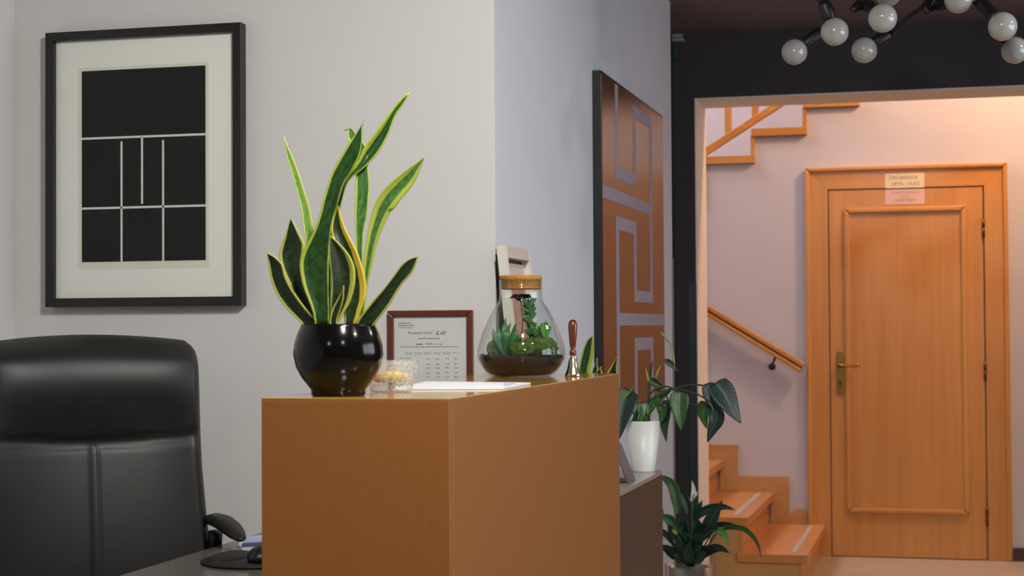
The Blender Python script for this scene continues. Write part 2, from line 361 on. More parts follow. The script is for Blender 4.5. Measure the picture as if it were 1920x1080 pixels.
# black wall with the opening to the stair hall
wc = st(empty('wall_back', (XO, YC0, 0)), 'black painted wall around the opening to the stairs')
box('wall_face', -2.2, XO, YC0, YC1, 0, ZC, M['black_wall'], wc)
box('wall_face', XO2, XR+.15, YC0, YC1, 0, ZC, M['black_wall'], wc)
box('wall_face', XO, XO2, YC0, YC1, ZO, ZC, M['black_wall'], wc)
j = st(box('trim_1', XO, XO+.006, YC0+.002, YC1+.004, 0, ZO, M['jamb']), 'cream painted jamb of the opening beside the black wall')
st(box('trim_2', XO+.006, XO2, YC0+.002, YC1+.004, ZO-.006, ZO, M['jamb']), 'cream painted underside of the opening above the stairs')
st(box('trim_3', PY(1292, 700, YC0).x, XO+.002, YC0-.004, YC0+.03, 0, PY(1295, 530, YC0).z, M['guard']), 'slate grey corner guard on the black wall')
st(box('trim_4', XB-.03, XB+.004, YB1-.02, YB1+.006, 0, 1.53, M['guard2']), 'grey corner guard at the end of the lilac-white wall')
st(box('wall_alcove', -2.2, XB-.12, YB1-.12, YB1, 0, ZC, M['black_wall']))
st(box('wall_alcove_side', -2.32, -2.2, YB1-.12, YC0, 0, ZC, M['black_wall']))

# ------------------------------------------------------------------ stair hall
zz = []                           # zigzag line of the upper flight on the hall wall
run, rise = .284, .1468
ux, uz = -1.005, 2.19             # right end and top of the upper tread seen whole
def utread(k): return ux+run*k, uz+rise*k
poly = [(-1.9, 0), (2.0, 0), (2.0, utread(10)[1]-.045)]
for k in range(10, -4, -1):
    xr, zt = utread(k); xl = xr-run
    poly += [(min(xr, 2.0), zt-.045), (xl, zt-.045)]
poly += [(-1.9, poly[-1][1])]
st(prism('wall_hall', poly, 'y', YD, YD+.1, M['lilac']), 'lilac hall wall around the wooden door under the upper stairs')
st(box('wall_stairwell', -4.0, 2.0, 10.45, 10.6, 0, 5.2, M['lilac']), 'lilac wall behind the upper stairs')
st(box('wall_hall_left', -4.0, -3.9, YC1, 10.45, 0, 5.2, M['lilac']))
st(box('wall_hall_right', 2.0, 2.1, YC1, 10.6, 0, 5.2, M['lilac']))
st(box('wall_hall_near', -4.0, 2.1, YC1-.1, YC1, ZC+.1, 5.2, M['lilac']))
st(box('wall_hall_near_left', -4.0, -2.2, YC1-.12, YC1, 0, ZC+.1, M['lilac']))
st(box('ceiling_hall', -4.0, 2.1, YC1-.1, 10.6, 5.2, 5.3, M['lilac']))
st(box('baseboard_hall', .334, 2.0, YD-.015, YD, 0, .069, M['baseboard']), 'dark baseboard right of the wooden door')

# door
DX0, DX1, DZ = -.609, .203, 1.986
dr = st(empty('door_1', ((DX0+DX1)/2, YD, 0)), 'honey oak panelled door with two paper notices at its top')
def yb(a, b): return YD-b, YD-a
def frame4(name, x0, x1, z0, z1, wd, y0, y1, mat, matx, parent, bottom=True, bev=.003):
    """mitred rectangular frame, one piece per side"""
    prism(name, [(x0, z0), (x0+wd, z0+(wd if bottom else 0)), (x0+wd, z1-wd), (x0, z1)], 'y', y0, y1, mat, parent, bev)
    prism(name, [(x1, z0), (x1-wd, z0+(wd if bottom else 0)), (x1-wd, z1-wd), (x1, z1)], 'y', y0, y1, mat, parent, bev)
    prism(name, [(x0, z1), (x0+wd, z1-wd), (x1-wd, z1-wd), (x1, z1)], 'y', y0, y1, matx, parent, bev)
    if bottom: prism(name, [(x0, z0), (x1, z0), (x1-wd, z0+wd), (x0+wd, z0+wd)], 'y', y0, y1, matx, parent, bev)
frame4('casing', DX0-.123+.02, DX1+.125-.02, 0, DZ+.124-.02, .1, *yb(.0, .022), M['oak'], M['oakx'], dr, False, .002)
frame4('casing_bead', DX0-.123, DX1+.125, 0, DZ+.124, .024, *yb(.0, .038), M['oak'], M['oakx'], dr, False, .008)
sl = box('slab', DX0+.003, DX1-.003, *yb(.0, .018), .004, DZ-.004, M['oak'], dr, .002)
box('rebate', DX0, DX1, *yb(-.02, .006), 0, DZ, M['hinge'], dr)
a, b = PY(1580, 391, YD), PY(1818, 966, YD)
frame4('panel_moulding', PY(1583, 500, YD).x, PY(1813, 500, YD).x, b.z, a.z, .03, *yb(.015, .034), M['oak'], M['oakx'], sl, True, .009)
for zz_ in (PY(1840, 428, YD).z, PY(1845, 695, YD).z, PY(1848, 967, YD).z):
    lathe('hinge', [(.0075, -.05), (.0075, -.002), (.006, -.001), (.006, .001), (.0075, .002), (.0075, .05)], (DX1, YD-.024, zz_), M['hinge'], dr, 12)
pl = PY(1575.5, 700, YD-.02)
hp = prism('handle_plate', [(pl.x-.019, PY(1575, 738, YD).z), (pl.x-.012, PY(1575, 741, YD).z), (pl.x+.012, PY(1575, 741, YD).z), (pl.x+.019, PY(1575, 738, YD).z), (pl.x+.019, PY(1575, 663, YD).z), (pl.x+.012, PY(1575, 659, YD).z), (pl.x-.012, PY(1575, 659, YD).z), (pl.x-.019, PY(1575, 663, YD).z)], 'y', *yb(.017, .026), M['brass'], dr, .003)
hz = PY(1575, 684.5, YD).z
lathe('lever_boss', [(.015, 0), (.015, .012), (.009, .02), (.009, .045)], (pl.x, YD-.025, hz), M['brass'], hp, 20, axis=(0, -1, 0))
tube('lever', [(pl.x-.004, YD-.066, hz), (pl.x+.03, YD-.068, hz-.001), (pl.x+.065, YD-.066, hz-.003), (pl.x+.09, YD-.062, hz+.001), (pl.x+.107, YD-.058, hz+.006)], [.009, .007, .0065, .0075, .009], M['brass'], hp, 12)
lathe('keyhole', [(.007, 0), (.007, .0015)], (pl.x, YD-.026, PY(1575, 716, YD).z), M['plastic'], hp, 16, axis=(0, -1, 0))
box('key_slot', pl.x-.003, pl.x+.003, YD-.0275, YD-.026, PY(1575, 726, YD).z, PY(1575, 716, YD).z, M['plastic'], hp)
s0, s1 = PY(1659.5, 326.5, YD), PY(1733.5, 353, YD)
ys = YD-.0225
n1 = box('door_notice', s0.x, s1.x, ys-.001, ys, DZ+.002, s0.z, M['sign_cream'])
tag(n1, 'cream paper notice with two lines of print on the door casing', 'notice')
cx = (s0.x+s1.x)/2; hh = s0.z-DZ
text('lettering', 'STROJARNICA', (cx-.008, ys-.0012, DZ+hh*.60), .026, M['sign_ink'], n1, align='CENTER', sx=.92)
text('lettering', 'LIFTA - ULAZ', (cx+.004, ys-.0012, DZ+hh*.20), .026, M['sign_ink'], n1, align='CENTER', sx=.98)
ys = YD-.0185; n2 = box('door_notice', s0.x, s1.x, ys-.001, ys, PY(1700, 383.5, YD).z, DZ-.005, M['sign_pink'])
tag(n2, 'pinkish paper notice with faint print on the top of the door slab', 'notice')
for s, dz, z_ in (('NEZAPOSLENIMA', .028, .018), ('ULAZ', .049, .018), ('ZABRANJEN', .069, .018)):
    text('lettering', s, (cx, ys-.0012, DZ-dz), z_, M['sign_ink2'], n2, align='CENTER', sx=1.05)

# lower flight, climbing to the left
SY0, SY1 = 7.985, YD-.003
stw = empty('staircase', (-.9, (SY0+SY1)/2, 0), 'lower flight of honey oak stairs beside the peace lily', 'staircase')
nx, lr, lrise = -.64, .277, .17
for k in range(6):
    xr = nx-lr*k; zt = lrise*(k+1)
    t = box('tread', xr-lr-.052, xr, SY0, SY1-.012, zt-.042, zt, M['oaky'], stw, .003)
    box('riser', xr-.05, xr-.03, SY0+.022, SY1-.012, zt-lrise, zt-.042, M['oaky'], stw, .001)
    box('side_panel', xr-lr-.05, xr-.05, SY0+.022, SY0+.042, 0, zt-.042, M['oakpale'], stw)
    if k < 3: box('anti_slip_strip', xr-.085, xr-.06, SY0+.08, SY1-.08, zt, zt+.0015, M['strip'], t)
box('landing', -3.88, nx-lr*6+.0, SY0, 10.43, lrise*7-.1, lrise*7, M['oaky'], stw)
# stepped skirting on the hall wall
for k in range(1, 6):
    xr = nx-lr*k; zt = lrise*(k+1); xe = xr+.082
    prism('skirting', [(xe, zt-lrise), (xe, zt+.087), (xe-lr, zt+.087), (xe-lr, zt-.01), (xr-.02, zt-.01), (xr-.02, zt-lrise)], 'y', SY1-.012, SY1, M['oakpale'], stw, .002)
prism('skirting', [(-.64-.195, .17), (-.735, .17), (-.735, .225), (-.752, .251), (-.80, .255), (-.835, .215)], 'y', SY1-.012, SY1, M['oakpale'], stw, .002)

# upper flight, climbing to the right above the door
stu = empty('staircase', (-.6, 9.8, 1.9), 'upper flight of oak stairs with slim rails, above the wooden door', 'staircase')
for k in range(-3, 8):
    xr, zt = utread(k); xl = xr-run
    box('tread', xl-.018, xr+.002, YD-.03, 10.44, zt-.043, zt, M['oakx'], stu, .002)
    box('riser', xr-.022, xr, YD-.02, 10.44, zt, zt+rise-.043, M['oak'], stu)
Zr = zoom(1260, 150, 4.32); yr = YD+.02
pa, pb, pc, pd = [PY(*Zr(*p), yr) for p in ((270, 545), (800, 200), (940, 185), (270, 612))]
dirv = (pb-pa).normalized(); sl_ = dirv.z/dirv.x
def railz(x, up): return (pa.z if up else pd.z)+(x-pa.x)*sl_
prism('bottom_rail', [(-2.0, railz(-2.0, 0)), (.9, railz(.9, 0)), (.9, railz(.9, 1)), (-2.0, railz(-2.0, 1))], 'y', yr, yr+.045, M['oakx'], stu, .004)
prism('hand_rail', [(-2.0, railz(-2.0, 0)+.75), (.9, railz(.9, 0)+.75), (.9, railz(.9, 1)+.76), (-2.0, railz(-2.0, 1)+.76)], 'y', yr-.005, yr+.05, M['oakx'], stu, .01)
bx_ = PY(*Zr(452, 300), yr).x; bstep = PY(*Zr(672, 300), yr).x-bx_
for k in range(-4, 11):
    x = bx_+bstep*k; prism('baluster', [(x-.018, railz(x-.018, 1)-.01), (x+.018, railz(x+.018, 1)-.01), (x+.018, railz(x, 0)+.76), (x-.018, railz(x, 0)+.76)], 'y', yr+.005, yr+.04, M['oak'], stu)

# wall handrail
hr0, hr1 = PY(1290, 560, YD-.05), PY(1505.5, 690, YD-.05)
hr = empty('handrail', hr1, 'oak handrail sloping down the lilac wall towards the door', 'handrail')
d = (hr1-hr0).normalized(); hr0 = hr1-d*1.35
def bar(name, p, q, up, dep, y0, mat, parent):
    n = Vector((-d.z, 0, d.x))
    if n.z < 0: n = -n
    pts = [(p+n*up[0]), (q+n*up[0]), (q+n*up[1]), (p+n*up[1])]
    return prism(name, [(v.x, v.z) for v in pts], 'y', y0, y0+dep, mat, parent, .006)
bar('rail', hr0, hr1, (.002, .028), .04, YD-.075, M['oakx'], hr)
bar('rail_groove', hr0, hr1-d*.001, (-.008, .004), .026, YD-.068, M['mahogx'], hr)
bar('rail', hr0, hr1, (-.026, -.006), .04, YD-.075, M['oakx'], hr)
bk = PY(1450, 674, YD-.05)
br = tube('bracket', [(bk.x+.012, YD-.055, bk.z+.012), (bk.x-.008, YD-.05, bk.z-.03), (bk.x-.012, YD-.02, bk.z-.04), (bk.x-.012, YD, bk.z-.04)], .006, M['plastic'], hr, 8, 12)
lathe('rosette', [(.02, 0), (.02, .006)], (bk.x-.012, YD, bk.z-.04), M['plastic'], br, 16, axis=(0, -1, 0))

# pendant lamp of the hall, hanging above what the opening shows
HX, HY, HZ = .75, 8.35, 3.5
hl = empty('pendant_lamp', (HX, HY, HZ), 'warm pendant lamp hanging high in the stair hall', 'lamp')
lathe('lamp_shade', [(.16, .0), (.13, .08), (.05, .17), (.02, .2)], (HX, HY, HZ), M['white_frame'], hl, 28, cap=False)
tube('cord', [(HX, HY, HZ+.19), (HX, HY, 5.2)], .004, M['plastic'], hl, 6)
pt = bpy.data.lights.new('hall_lamp_light', 'POINT'); pt.energy = HALL_LAMP; pt.color = (1, .60, .33); pt.shadow_soft_size = .13
po = bpy.data.objects.new('hall_lamp_light', pt); COL.objects.link(po); po.location = (HX, HY, HZ-.04)
area('hall_cool_light', (-3.2, 8.7, 4.9), (-1.2, 9.2, 1.2), 1.2, 108, (.82, .87, 1), 1.2)  # unseen cool lamp under the closed hall ceiling, no window built there

# ------------------------------------------------------------------ ceiling spots of the room
for i, (x, y, p, aim) in enumerate(LAMPS):
    s = empty('ceiling_spotlight', (x, y, ZC), 'white round ceiling spotlight', 'lamp', 'ceiling spotlights')
    lathe('housing', [(.07, -.07), (.075, -.065), (.075, 0)], (x, y, ZC), M['white_frame'], s, 24, cap=False)
    lathe('diffuser', [(.062, 0), (.062, .004)], (x, y, ZC-.06), plain('spot_diffuser', 'fff4e4', .5, emis=6), s, 24)
    area('ceiling_spot_light', (x, y, ZC-.075), aim, .16, p, WARM, shape='DISK')

# ------------------------------------------------------------------ framed print on the white wall
YP = YA-.036
p0, p1 = PY(84.7, 63, YP), PY(452.3, 572.5, YP)
px0, px1, pz1, pz0 = p0.x, p1.x, (p0.z+PY(452, 40, YP).z)/2, p1.z
pic = empty('framed_print', ((px0+px1)/2, YA, pz0), 'black framed geometric print with wide white mat on the white wall', 'picture')
frame4('frame_side', px0, px1, pz0, pz1, .0235, YP, YA-.002, M['blackframe'], M['blackframe'], pic, True, .001)
box('mat_board', px0+.01, px1-.01, YP+.016, YP+.02, pz0+.01, pz1-.01, M['mat'], pic)
q0, q1 = PY(147, 127, YP+.016), PY(392.5, 504, YP+.016)
frame4('mat_bevel', q0.x, q1.x, PY(150, 505, YP+.016).z, PY(147, 128.5, YP+.016).z, .002, YP+.0152, YP+.016, M['print_line'], M['print_line'], pic, True, 0)
box('print_paper', q0.x+.002, q1.x-.002, YP+.0155, YP+.016, PY(150, 505, YP+.016).z+.002, PY(147, 128.5, YP+.016).z-.002, M['paper_cream'], pic)
yq = YP+.0152
def pq(x, y): v = PY(x, y, yq); return v.x, v.z
bx0, bx1 = pq(153.5, 300)[0], pq(385.5, 300)[0]
bz1, bz0 = (pq(153.5, 134)[1]+pq(385, 122.5)[1])/2, (pq(154, 491)[1]+pq(385, 488.5)[1])/2
hz1 = (pq(153.5, 260)[1]+pq(385, 252)[1])/2; hz2 = (pq(153.5, 390.5)[1]+pq(385, 386)[1])/2
v1, v2, v3 = pq(228, 350)[0], pq(266.5, 350)[0], pq(306, 350)[0]
pk = box('print_block', bx0, bx1, yq-.0003, yq, bz0, bz1, M['print_black'], pic)
lw = .0028
for (x0, x1, z0, z1) in ((bx0, bx1, hz1-lw, hz1+lw), (bx0, bx1, hz2-lw, hz2+lw), (v1-lw, v1+lw, bz0, hz1-.011), (v3-lw, v3+lw, bz0, hz1-.011), (v2-lw, v2+lw, pq(267, 382)[1], hz1)):
    box('print_line', x0, x1, yq-.0006, yq-.0003, z0, z1, M['print_line'], pk)
box('glass_pane', px0+.02, px1-.02, YP+.008, YP+.010, pz0+.02, pz1-.02, M['pane'], pic)

# ------------------------------------------------------------------ price list in a mahogany frame
yd = YA-.018
d0, d1 = PY(725.5, 582.5, yd), PY(885, 582, yd)
dw = d1.x-d0.x; dt = d0.z; db = dt-dw*1.38
doc = empty('framed_price_list', ((d0.x+d1.x)/2, YA, db), 'printed hotel price list in a thin reddish wooden frame on the wall', 'picture')
frame4('frame_side', d0.x, d1.x, db, dt, .016, yd, YA-.001, M['mahog'], M['mahogx'], doc, True, .003)
pg = box('price_sheet', d0.x+.012, d1.x-.012, yd+.008, yd+.010, db+.012, dt-.012, M['paper'], doc)
Zd = zoom(720, 570, 6.356)
yt = yd+.0078
def dp(x, y): return PY(*Zd(x, y), yt)
def dtext(s, x, y, hpx, mat, wpx=None, shear=0):
    o = text('lettering', s, dp(x, y), 1, mat, pg, shear=shear)
    vs = [v.co for v in o.data.vertices]; x0 = min(v.x for v in vs); z0 = min(v.z for v in vs); hgt = max(v.z for v in vs)-z0; wid = max(v.x for v in vs)-x0
    sc = (dp(0, 0).z-dp(0, hpx).z)/hgt; sx = (dp(wpx, 0).x-dp(0, 0).x)/wid if wpx else sc
    org = dp(x, y)-offset(pg)
    for v in o.data.vertices: v.co = Vector((org.x+(v.co.x-x0)*sx, org.y, org.z+(v.co.z-z0)*sc))
    return o
dtext('Boutique hotel', 290, 365, 36, M['ink'], 278)
dtext('Lili', 620, 366, 46, M['inkdark'], 118, .35)
dtext('2024', 492, 488, 24, M['inkdark'], 80)
dtext('PRICES', 600, 487, 15, M['ink'], 95)
def dashes(x0, x1, y, h, mat, seed):
    """one line of illegible small print as separate word strokes"""
    rr = random.Random(seed); x = x0; V, Fc = [], []
    while x < x1-4:
        wl = min(rr.uniform(14, 44), x1-x)
        a, b = dp(x, y-h), dp(x+wl, y); n = len(V)
        V += [(a.x, yt, b.z), (b.x, yt, b.z), (b.x, yt, a.z), (a.x, yt, a.z)]; Fc.append((n, n+1, n+2, n+3)); x += wl+7
    mobj('small_print', V, Fc, mat, pg)
SP = plain('small_print_grey', '83867f', .8); SP2 = plain('small_print_dark', '62655f', .8)
dashes(168, 325, 234, 10, SP2, 1); dashes(168, 365, 261, 10, SP2, 2); dashes(172, 350, 288, 10, SP, 3)
dashes(408, 665, 416, 10, SP2, 4); dashes(382, 470, 486, 12, M['ink'], 5); dashes(195, 885, 514, 8, SP2, 6)
for i, x in enumerate((250, 362, 478, 590, 702, 815)):
    dashes(x, x+88, 584, 6, SP, 10+i); dashes(x, x+80, 600, 6, SP, 20+i) if i < 5 else None
for i, y in enumerate((660, 722, 768, 826, 872, 918, 968, 1015)):
    for kx, x in enumerate((505, 620, 730, 838)): dashes(x, x+46, y-(4 if kx > 1 else 0), 8, SP2, 30+i*7+kx)
    dashes(190, 330, y-10, 8, SP, 90+i)
box('glass_pane', d0.x+.014, d1.x-.014, yd+.004, yd+.005, db+.014, dt-.014, M['pane'], doc)

# ------------------------------------------------------------------ brown patterned panel on the side wall
XP = XB+.03
def pp(x, y): v = PX(x, y, XP); return v.y, v.z
ya, za = pp(1127.2, 129.4); yb_, zb = pp(1243.6, 218.9); zt_ = (za+zb)/2; zlo = pp(1180, 764)[1]
pan = empty('wall_panel', (XB, (ya+yb_)/2, zlo), 'tall brown panel with pale meander lines and black edge on the side wall', 'panel')
box('panel_body', XB+.001, XP-.002, ya, yb_, zlo, zt_, M['blackframe'], pan)
fc = box('panel_face', XP-.002, XP, ya+.008, yb_-.012, zlo+.01, zt_-.012, M['brown_print'], pan)
c1 = (pp(1154.8, 400)[0], pp(1159.8, 400)[0]); c2 = (pp(1188.2, 400)[0], pp(1192.6, 400)[0]); c3 = (pp(1218.3, 400)[0], pp(1222.7, 400)[0])
U1 = (pp(1188, 348.6)[1], pp(1188, 326.6)[1]); T1 = (pp(1192.5, 223.5)[1], pp(1188.8, 199.4)[1]); B1 = (pp(1128.3, 369.4)[1], pp(1128.3, 345.4)[1])
T2 = (pp(1159.8, 430.4)[1], pp(1154.8, 404)[1]); U2 = (pp(1188, 565.6)[1], pp(1188, 543.7)[1]); B2 = (pp(1160.3, 610.3)[1], pp(1159, 586.6)[1]); T3 = (pp(1193, 657.2)[1], pp(1188, 634.1)[1])
ym0, ym1, zm0, zm1 = ya+.008, yb_-.012, zlo+.01, zt_-.012
for (y0, y1, z0, z1) in ((c1[0], c1[1], U1[0], zm1), (c1[1], c2[0], *U1), (c2[0], c2[1], U1[0], T1[1]), (c2[1], c3[0], *T1), (c3[0], c3[1], U2[0], T1[1]), (ym0, c3[0], *B1),
        (c1[0], c1[1], zm0, T2[1]), (c1[1], c2[0], *T2), (c2[0], c2[1], U2[0], T2[1]), (c2[1], c3[0], *U2), (c1[1], ym1, *B2), (c2[0], c2[1], zm0, T3[1]), (c2[1], c3[0], *T3), (c3[0], c3[1], zm0, T3[1])):
    box('stripe', XP, XP+.001, y0, y1, z0, z1, M['silver_print'], fc)

# ------------------------------------------------------------------ reception counter
ka, kb, kc = PZ(843, 747.5, CT), PZ(491, 745.5, CT), PZ(1159.5, 700, CT)
kx0, kx1, ky0, ky1 = kb.x, (ka.x+kc.x)/2, (ka.y+kb.y)/2, kc.y
ct = empty('reception_counter', ((kx0+kx1)/2, (ky0+ky1)/2, 0), 'tall ochre-brown reception counter holding the snake plant and glass jar', 'counter')
box('front_panel', kx0, kx1, ky0, ky0+.02, 0, CT-.003, M['mdf'], ct, .0015)
box('side_panel', kx1-.02, kx1, ky0+.02, ky1, 0, CT-.003, M['mdf'], ct, .0015)
box('inner_panel', kx0, kx0+.02, ky0+.02, ky1, 0, CT-.003, M['mdf'], ct, .0015)
box('back_panel', kx0+.02, kx1-.02, ky1-.02, ky1, 0, CT-.003, M['mdf'], ct)
box('top_panel', kx0+.02, kx1-.02, ky0+.02, ky1-.02, CT-.023, CT-.003, M['mdf'], ct)
tg = NT('counter_glass_top'); tg.b.inputs['Base Color'].default_value = lin('a8813f'); tg.b.inputs['Roughness'].default_value = .08; tg.b.inputs['Specular IOR Level'].default_value = .5
tcn = tg.n('TexCoord'); nzn = tg.n('TexNoise'); nzn.inputs['Scale'].default_value = 60; tg.l(tcn.outputs['Object'], nzn.inputs['Vector'])
mrn = tg.n('MapRange'); mrn.inputs['To Min'].default_value = .06; mrn.inputs['To Max'].default_value = .11; tg.l(nzn.outputs['Fac'], mrn.inputs['Value']); tg.l(mrn.outputs[0], tg.b.inputs['Roughness'])
box('glass_top', kx0, kx1, ky0, ky1, CT-.003, CT, tg.m, ct, .001)

# sideboard behind the counter
SZ = .82
sx1, sy1 = (PZ(1238, 882, SZ).x+PZ(1163, 925, SZ).x)/2, PZ(1238, 882, SZ).y
sb = empty('sideboard', ((XB+sx1)/2, (YA+.07+sy1)/2, 0), 'low dark brown sideboard behind the counter under the white plant pot', 'sideboard')
box('body', XB+.004, sx1, YA+.07, sy1, .06, SZ-.012, M['shelf_body'], sb)
box('plinth', XB+.004, sx1-.03, YA+.08, sy1-.02, 0, .06, M['plastic'], sb)
box('top', XB+.003, sx1, YA+.07, sy1, SZ-.012, SZ, M['shelf_top'], sb, .001)

# ------------------------------------------------------------------ desk
dk = empty('desk', (-1.42, 3.5, 0), 'dark grey desk behind the counter with mouse pad and leaflets', 'desk')
DT = .74
box('desk_top', -1.668, kx0-.004, ky0+.05, YA-.02, DT-.03, DT, M['desk'], dk, .003)
box('leg_panel', -1.64, kx0-.03, ky0+.08, ky0+.11, 0, DT-.03, M['desk'], dk)
box('leg_panel', -1.64, kx0-.03, YA-.08, YA-.05, 0, DT-.03, M['desk'], dk)
box('modesty_panel', kx0-.06, kx0-.03, ky0+.11, YA-.08, .2, DT-.03, M['desk'], dk)
# mouse pad with wrist rest
mc = Vector((-1.465, 3.415, DT+.0005))
V = []; n = 40; cosr = [(.13, 0), (.132, .003), (.129, .006), (.06, .006), (0, .006)]
mp = empty('mouse_pad', mc, 'black round mouse pad with wrist rest on the grey desk', 'mouse pad')
lathe('pad', [(.118, 0), (.122, .002), (.122, .005), (.119, .007)], mc, M['rubber'], mp, 40)
blob('wrist_rest', mc+Vector((-.07, .012, .006)), .04, .085, .012, M['rubber'], mp, 0, 3, floor=mc.z+.003)
ms = empty('computer_mouse', mc+Vector((.0, -.0, .007)), 'black computer mouse on the round mouse pad', 'mouse')
msl = PZ(486, 1048, DT+.01); ms.location = (msl.x+.012, msl.y, DT+.0085)
blob('shell', ms.location+Vector((0, 0, .008)), .033, .055, .026, M['plastic'], ms, 0, 3, floor=DT+.0085)
blob('scroll_wheel', ms.location+Vector((0, -.03, .029)), .004, .009, .007, M['thread'], ms, 0, 2)
# leaflets
def sheet(name, pts, z, th, mat, label, cat, mats2=None):
    P = [PZ(x, y, z) for x, y in pts]; o = prism(name, [(p.x, p.y) for p in P], 'z', z, z+th, mat); tag(o, label, cat); return o
lf = sheet('leaflet', [(420, 1030), (448, 1033), (515, 1029), (515, 1006), (470, 1012), (455, 1023)], DT, .0015, M['paper_bright'], 'open white leaflet lying flat on the desk beside the mouse pad', 'leaflet')
l2 = empty('leaflet', PZ(480, 1025, DT+.002), 'folded pale blue leaflet with navy band on the desk', 'leaflet')
a, b, c, d_ = PZ(449, 1027, DT+.002), PZ(515, 1024, DT+.002), PZ(515, 1006, DT+.002)+Vector((0, 0, .006)), PZ(454, 1012, DT+.002)+Vector((0, 0, .006))
def slabq(name, q, th, mat, parent):
    nrm = (q[1]-q[0]).cross(q[3]-q[0]).normalized()
    if nrm.z < 0: nrm = -nrm
    v = list(q)+[p+nrm*th for p in q]; return recalc(mobj(name, v, BF, mat, parent))
slabq('leaf_page', [a, b, c, d_], .001, M['paper_blue'], l2)
e_, f_ = a.lerp(d_, .35), b.lerp(c, .35)
slabq('printed_band', [p+Vector((0, 0, .0013)) for p in (a.lerp(b, .03), b, f_, e_.lerp(f_, .03))], .0003, M['paper_navy'], l2)
slabq('fold_edge', [a+Vector((-.004, 0, .001)), a+Vector((.004, 0, .001)), d_+Vector((.006, 0, .003)), d_+Vector((-.002, 0, .003))], .001, M['paper_bright'], l2)

# ------------------------------------------------------------------ office chair (local frame: +x right of the sitter's view from front, -y front)
CYAW = math.radians(40)
chc = PY(185, 900, 3.55)
ch = empty('office_chair', (chc.x, chc.y, 0), 'black leather high-back office chair behind the grey desk', 'chair', rotz=CYAW)
# seen from the front (looking along +y local) ; width varies with z
KW = .955
def hw(z):
    return KW*hw0(z)
def hw0(z):
    pts = [(.42, .285), (.60, .293), (.70, .288), (.80, .278), (.92, .270), (1.0, .269), (1.15, .271), (1.205, .268), (1.24, .24)]
    for (a0, b0), (a1, b1) in zip(pts, pts[1:]):
        if z <= a1: return b0+(b1-b0)*(z-a0)/(a1-a0)
    return pts[-1][1]
nu, nv = 48, 64; V = []; Fc = []
def back_front(u, v):
    z = .43+v*(1.222-.43)
    x = u*hw(z); zz2 = z+(.017*(1-u*u) if v > .5 else 0)*min(1, (v-.5)*2.2)
    seamz = .998-.022*(1-u*u)
    y = -.05*abs(u)**2.2                                   # wings come forward
    y += -.055*math.sin(min(1, max(0, (z-seamz)/(1.24-seamz)))**1.25*math.pi)*(1-u**4) if z > seamz else -.012*(1-u*u)*math.sin(min(1, (seamz-z)/.5)*math.pi)
    g = math.exp(-((z-seamz)/.009)**2)*.010*(1 if abs(u) < .97 else 0)
    if z < seamz: g = max(g, math.exp(-(u/.022)**2)*.007)
    y += g
    y += .10*(z-.5)+.035*(z-.75)**2*2                                  # slight curve of the spine
    e = max(abs(u), 0); y += .05*max(0, (e-.9)/.1)**2       # rounded side edge
    y += .06*max(0, (v-.93)/.07)**2                         # rounded top edge
    return Vector((x, y, zz2))
for j_ in range(nv+1):
    for i in range(nu+1): V.append(back_front(-1+2*i/nu, j_/nv))
nb = len(V)
for j_ in range(nv+1):
    for i in range(nu+1):
        u = -1+2*i/nu; p = back_front(u, j_/nv); p = p.copy(); p.y = max(p.y+.02, .07-.045*abs(u)**2+.10*(p.z-.5)+.035*(p.z-.75)**2*2); V.append(p)
W = nu+1
for j_ in range(nv):
    for i in range(nu):
        a = j_*W+i; Fc.append((a, a+1, a+1+W, a+W)); Fc.append((nb+a, nb+a+W, nb+a+1+W, nb+a+1))
for j_ in range(nv):
    for i in (0, nu):
        a = j_*W+i; Fc.append((a, a+W, nb+a+W, nb+a))
for i in range(nu):
    for j_ in (0, nv):
        a = j_*W+i; Fc.append((a, a+1, nb+a+1, nb+a))
bk_ = recalc(mobj('backrest', V, Fc, M['leather'], ch, smooth=True, world=False))
def surf(u, z, off):
    p = back_front(u, (z-.43)/(1.222-.43)); return p+Vector((0, -off, 0))
for dz in (-.008, .003):
    tube('seam', [surf(u/20, .998-.022*(1-(u/20)**2)+dz, -.003) for u in range(-19, 20)], .0016, M['thread'], bk_, 6, world=False)
for du in (-.022, 0, .022):
    tube('seam', [surf(du, .46+k*.0128, -.001 if du else -.004) for k in range(41)], .0013, M['thread'], bk_, 6, world=False)
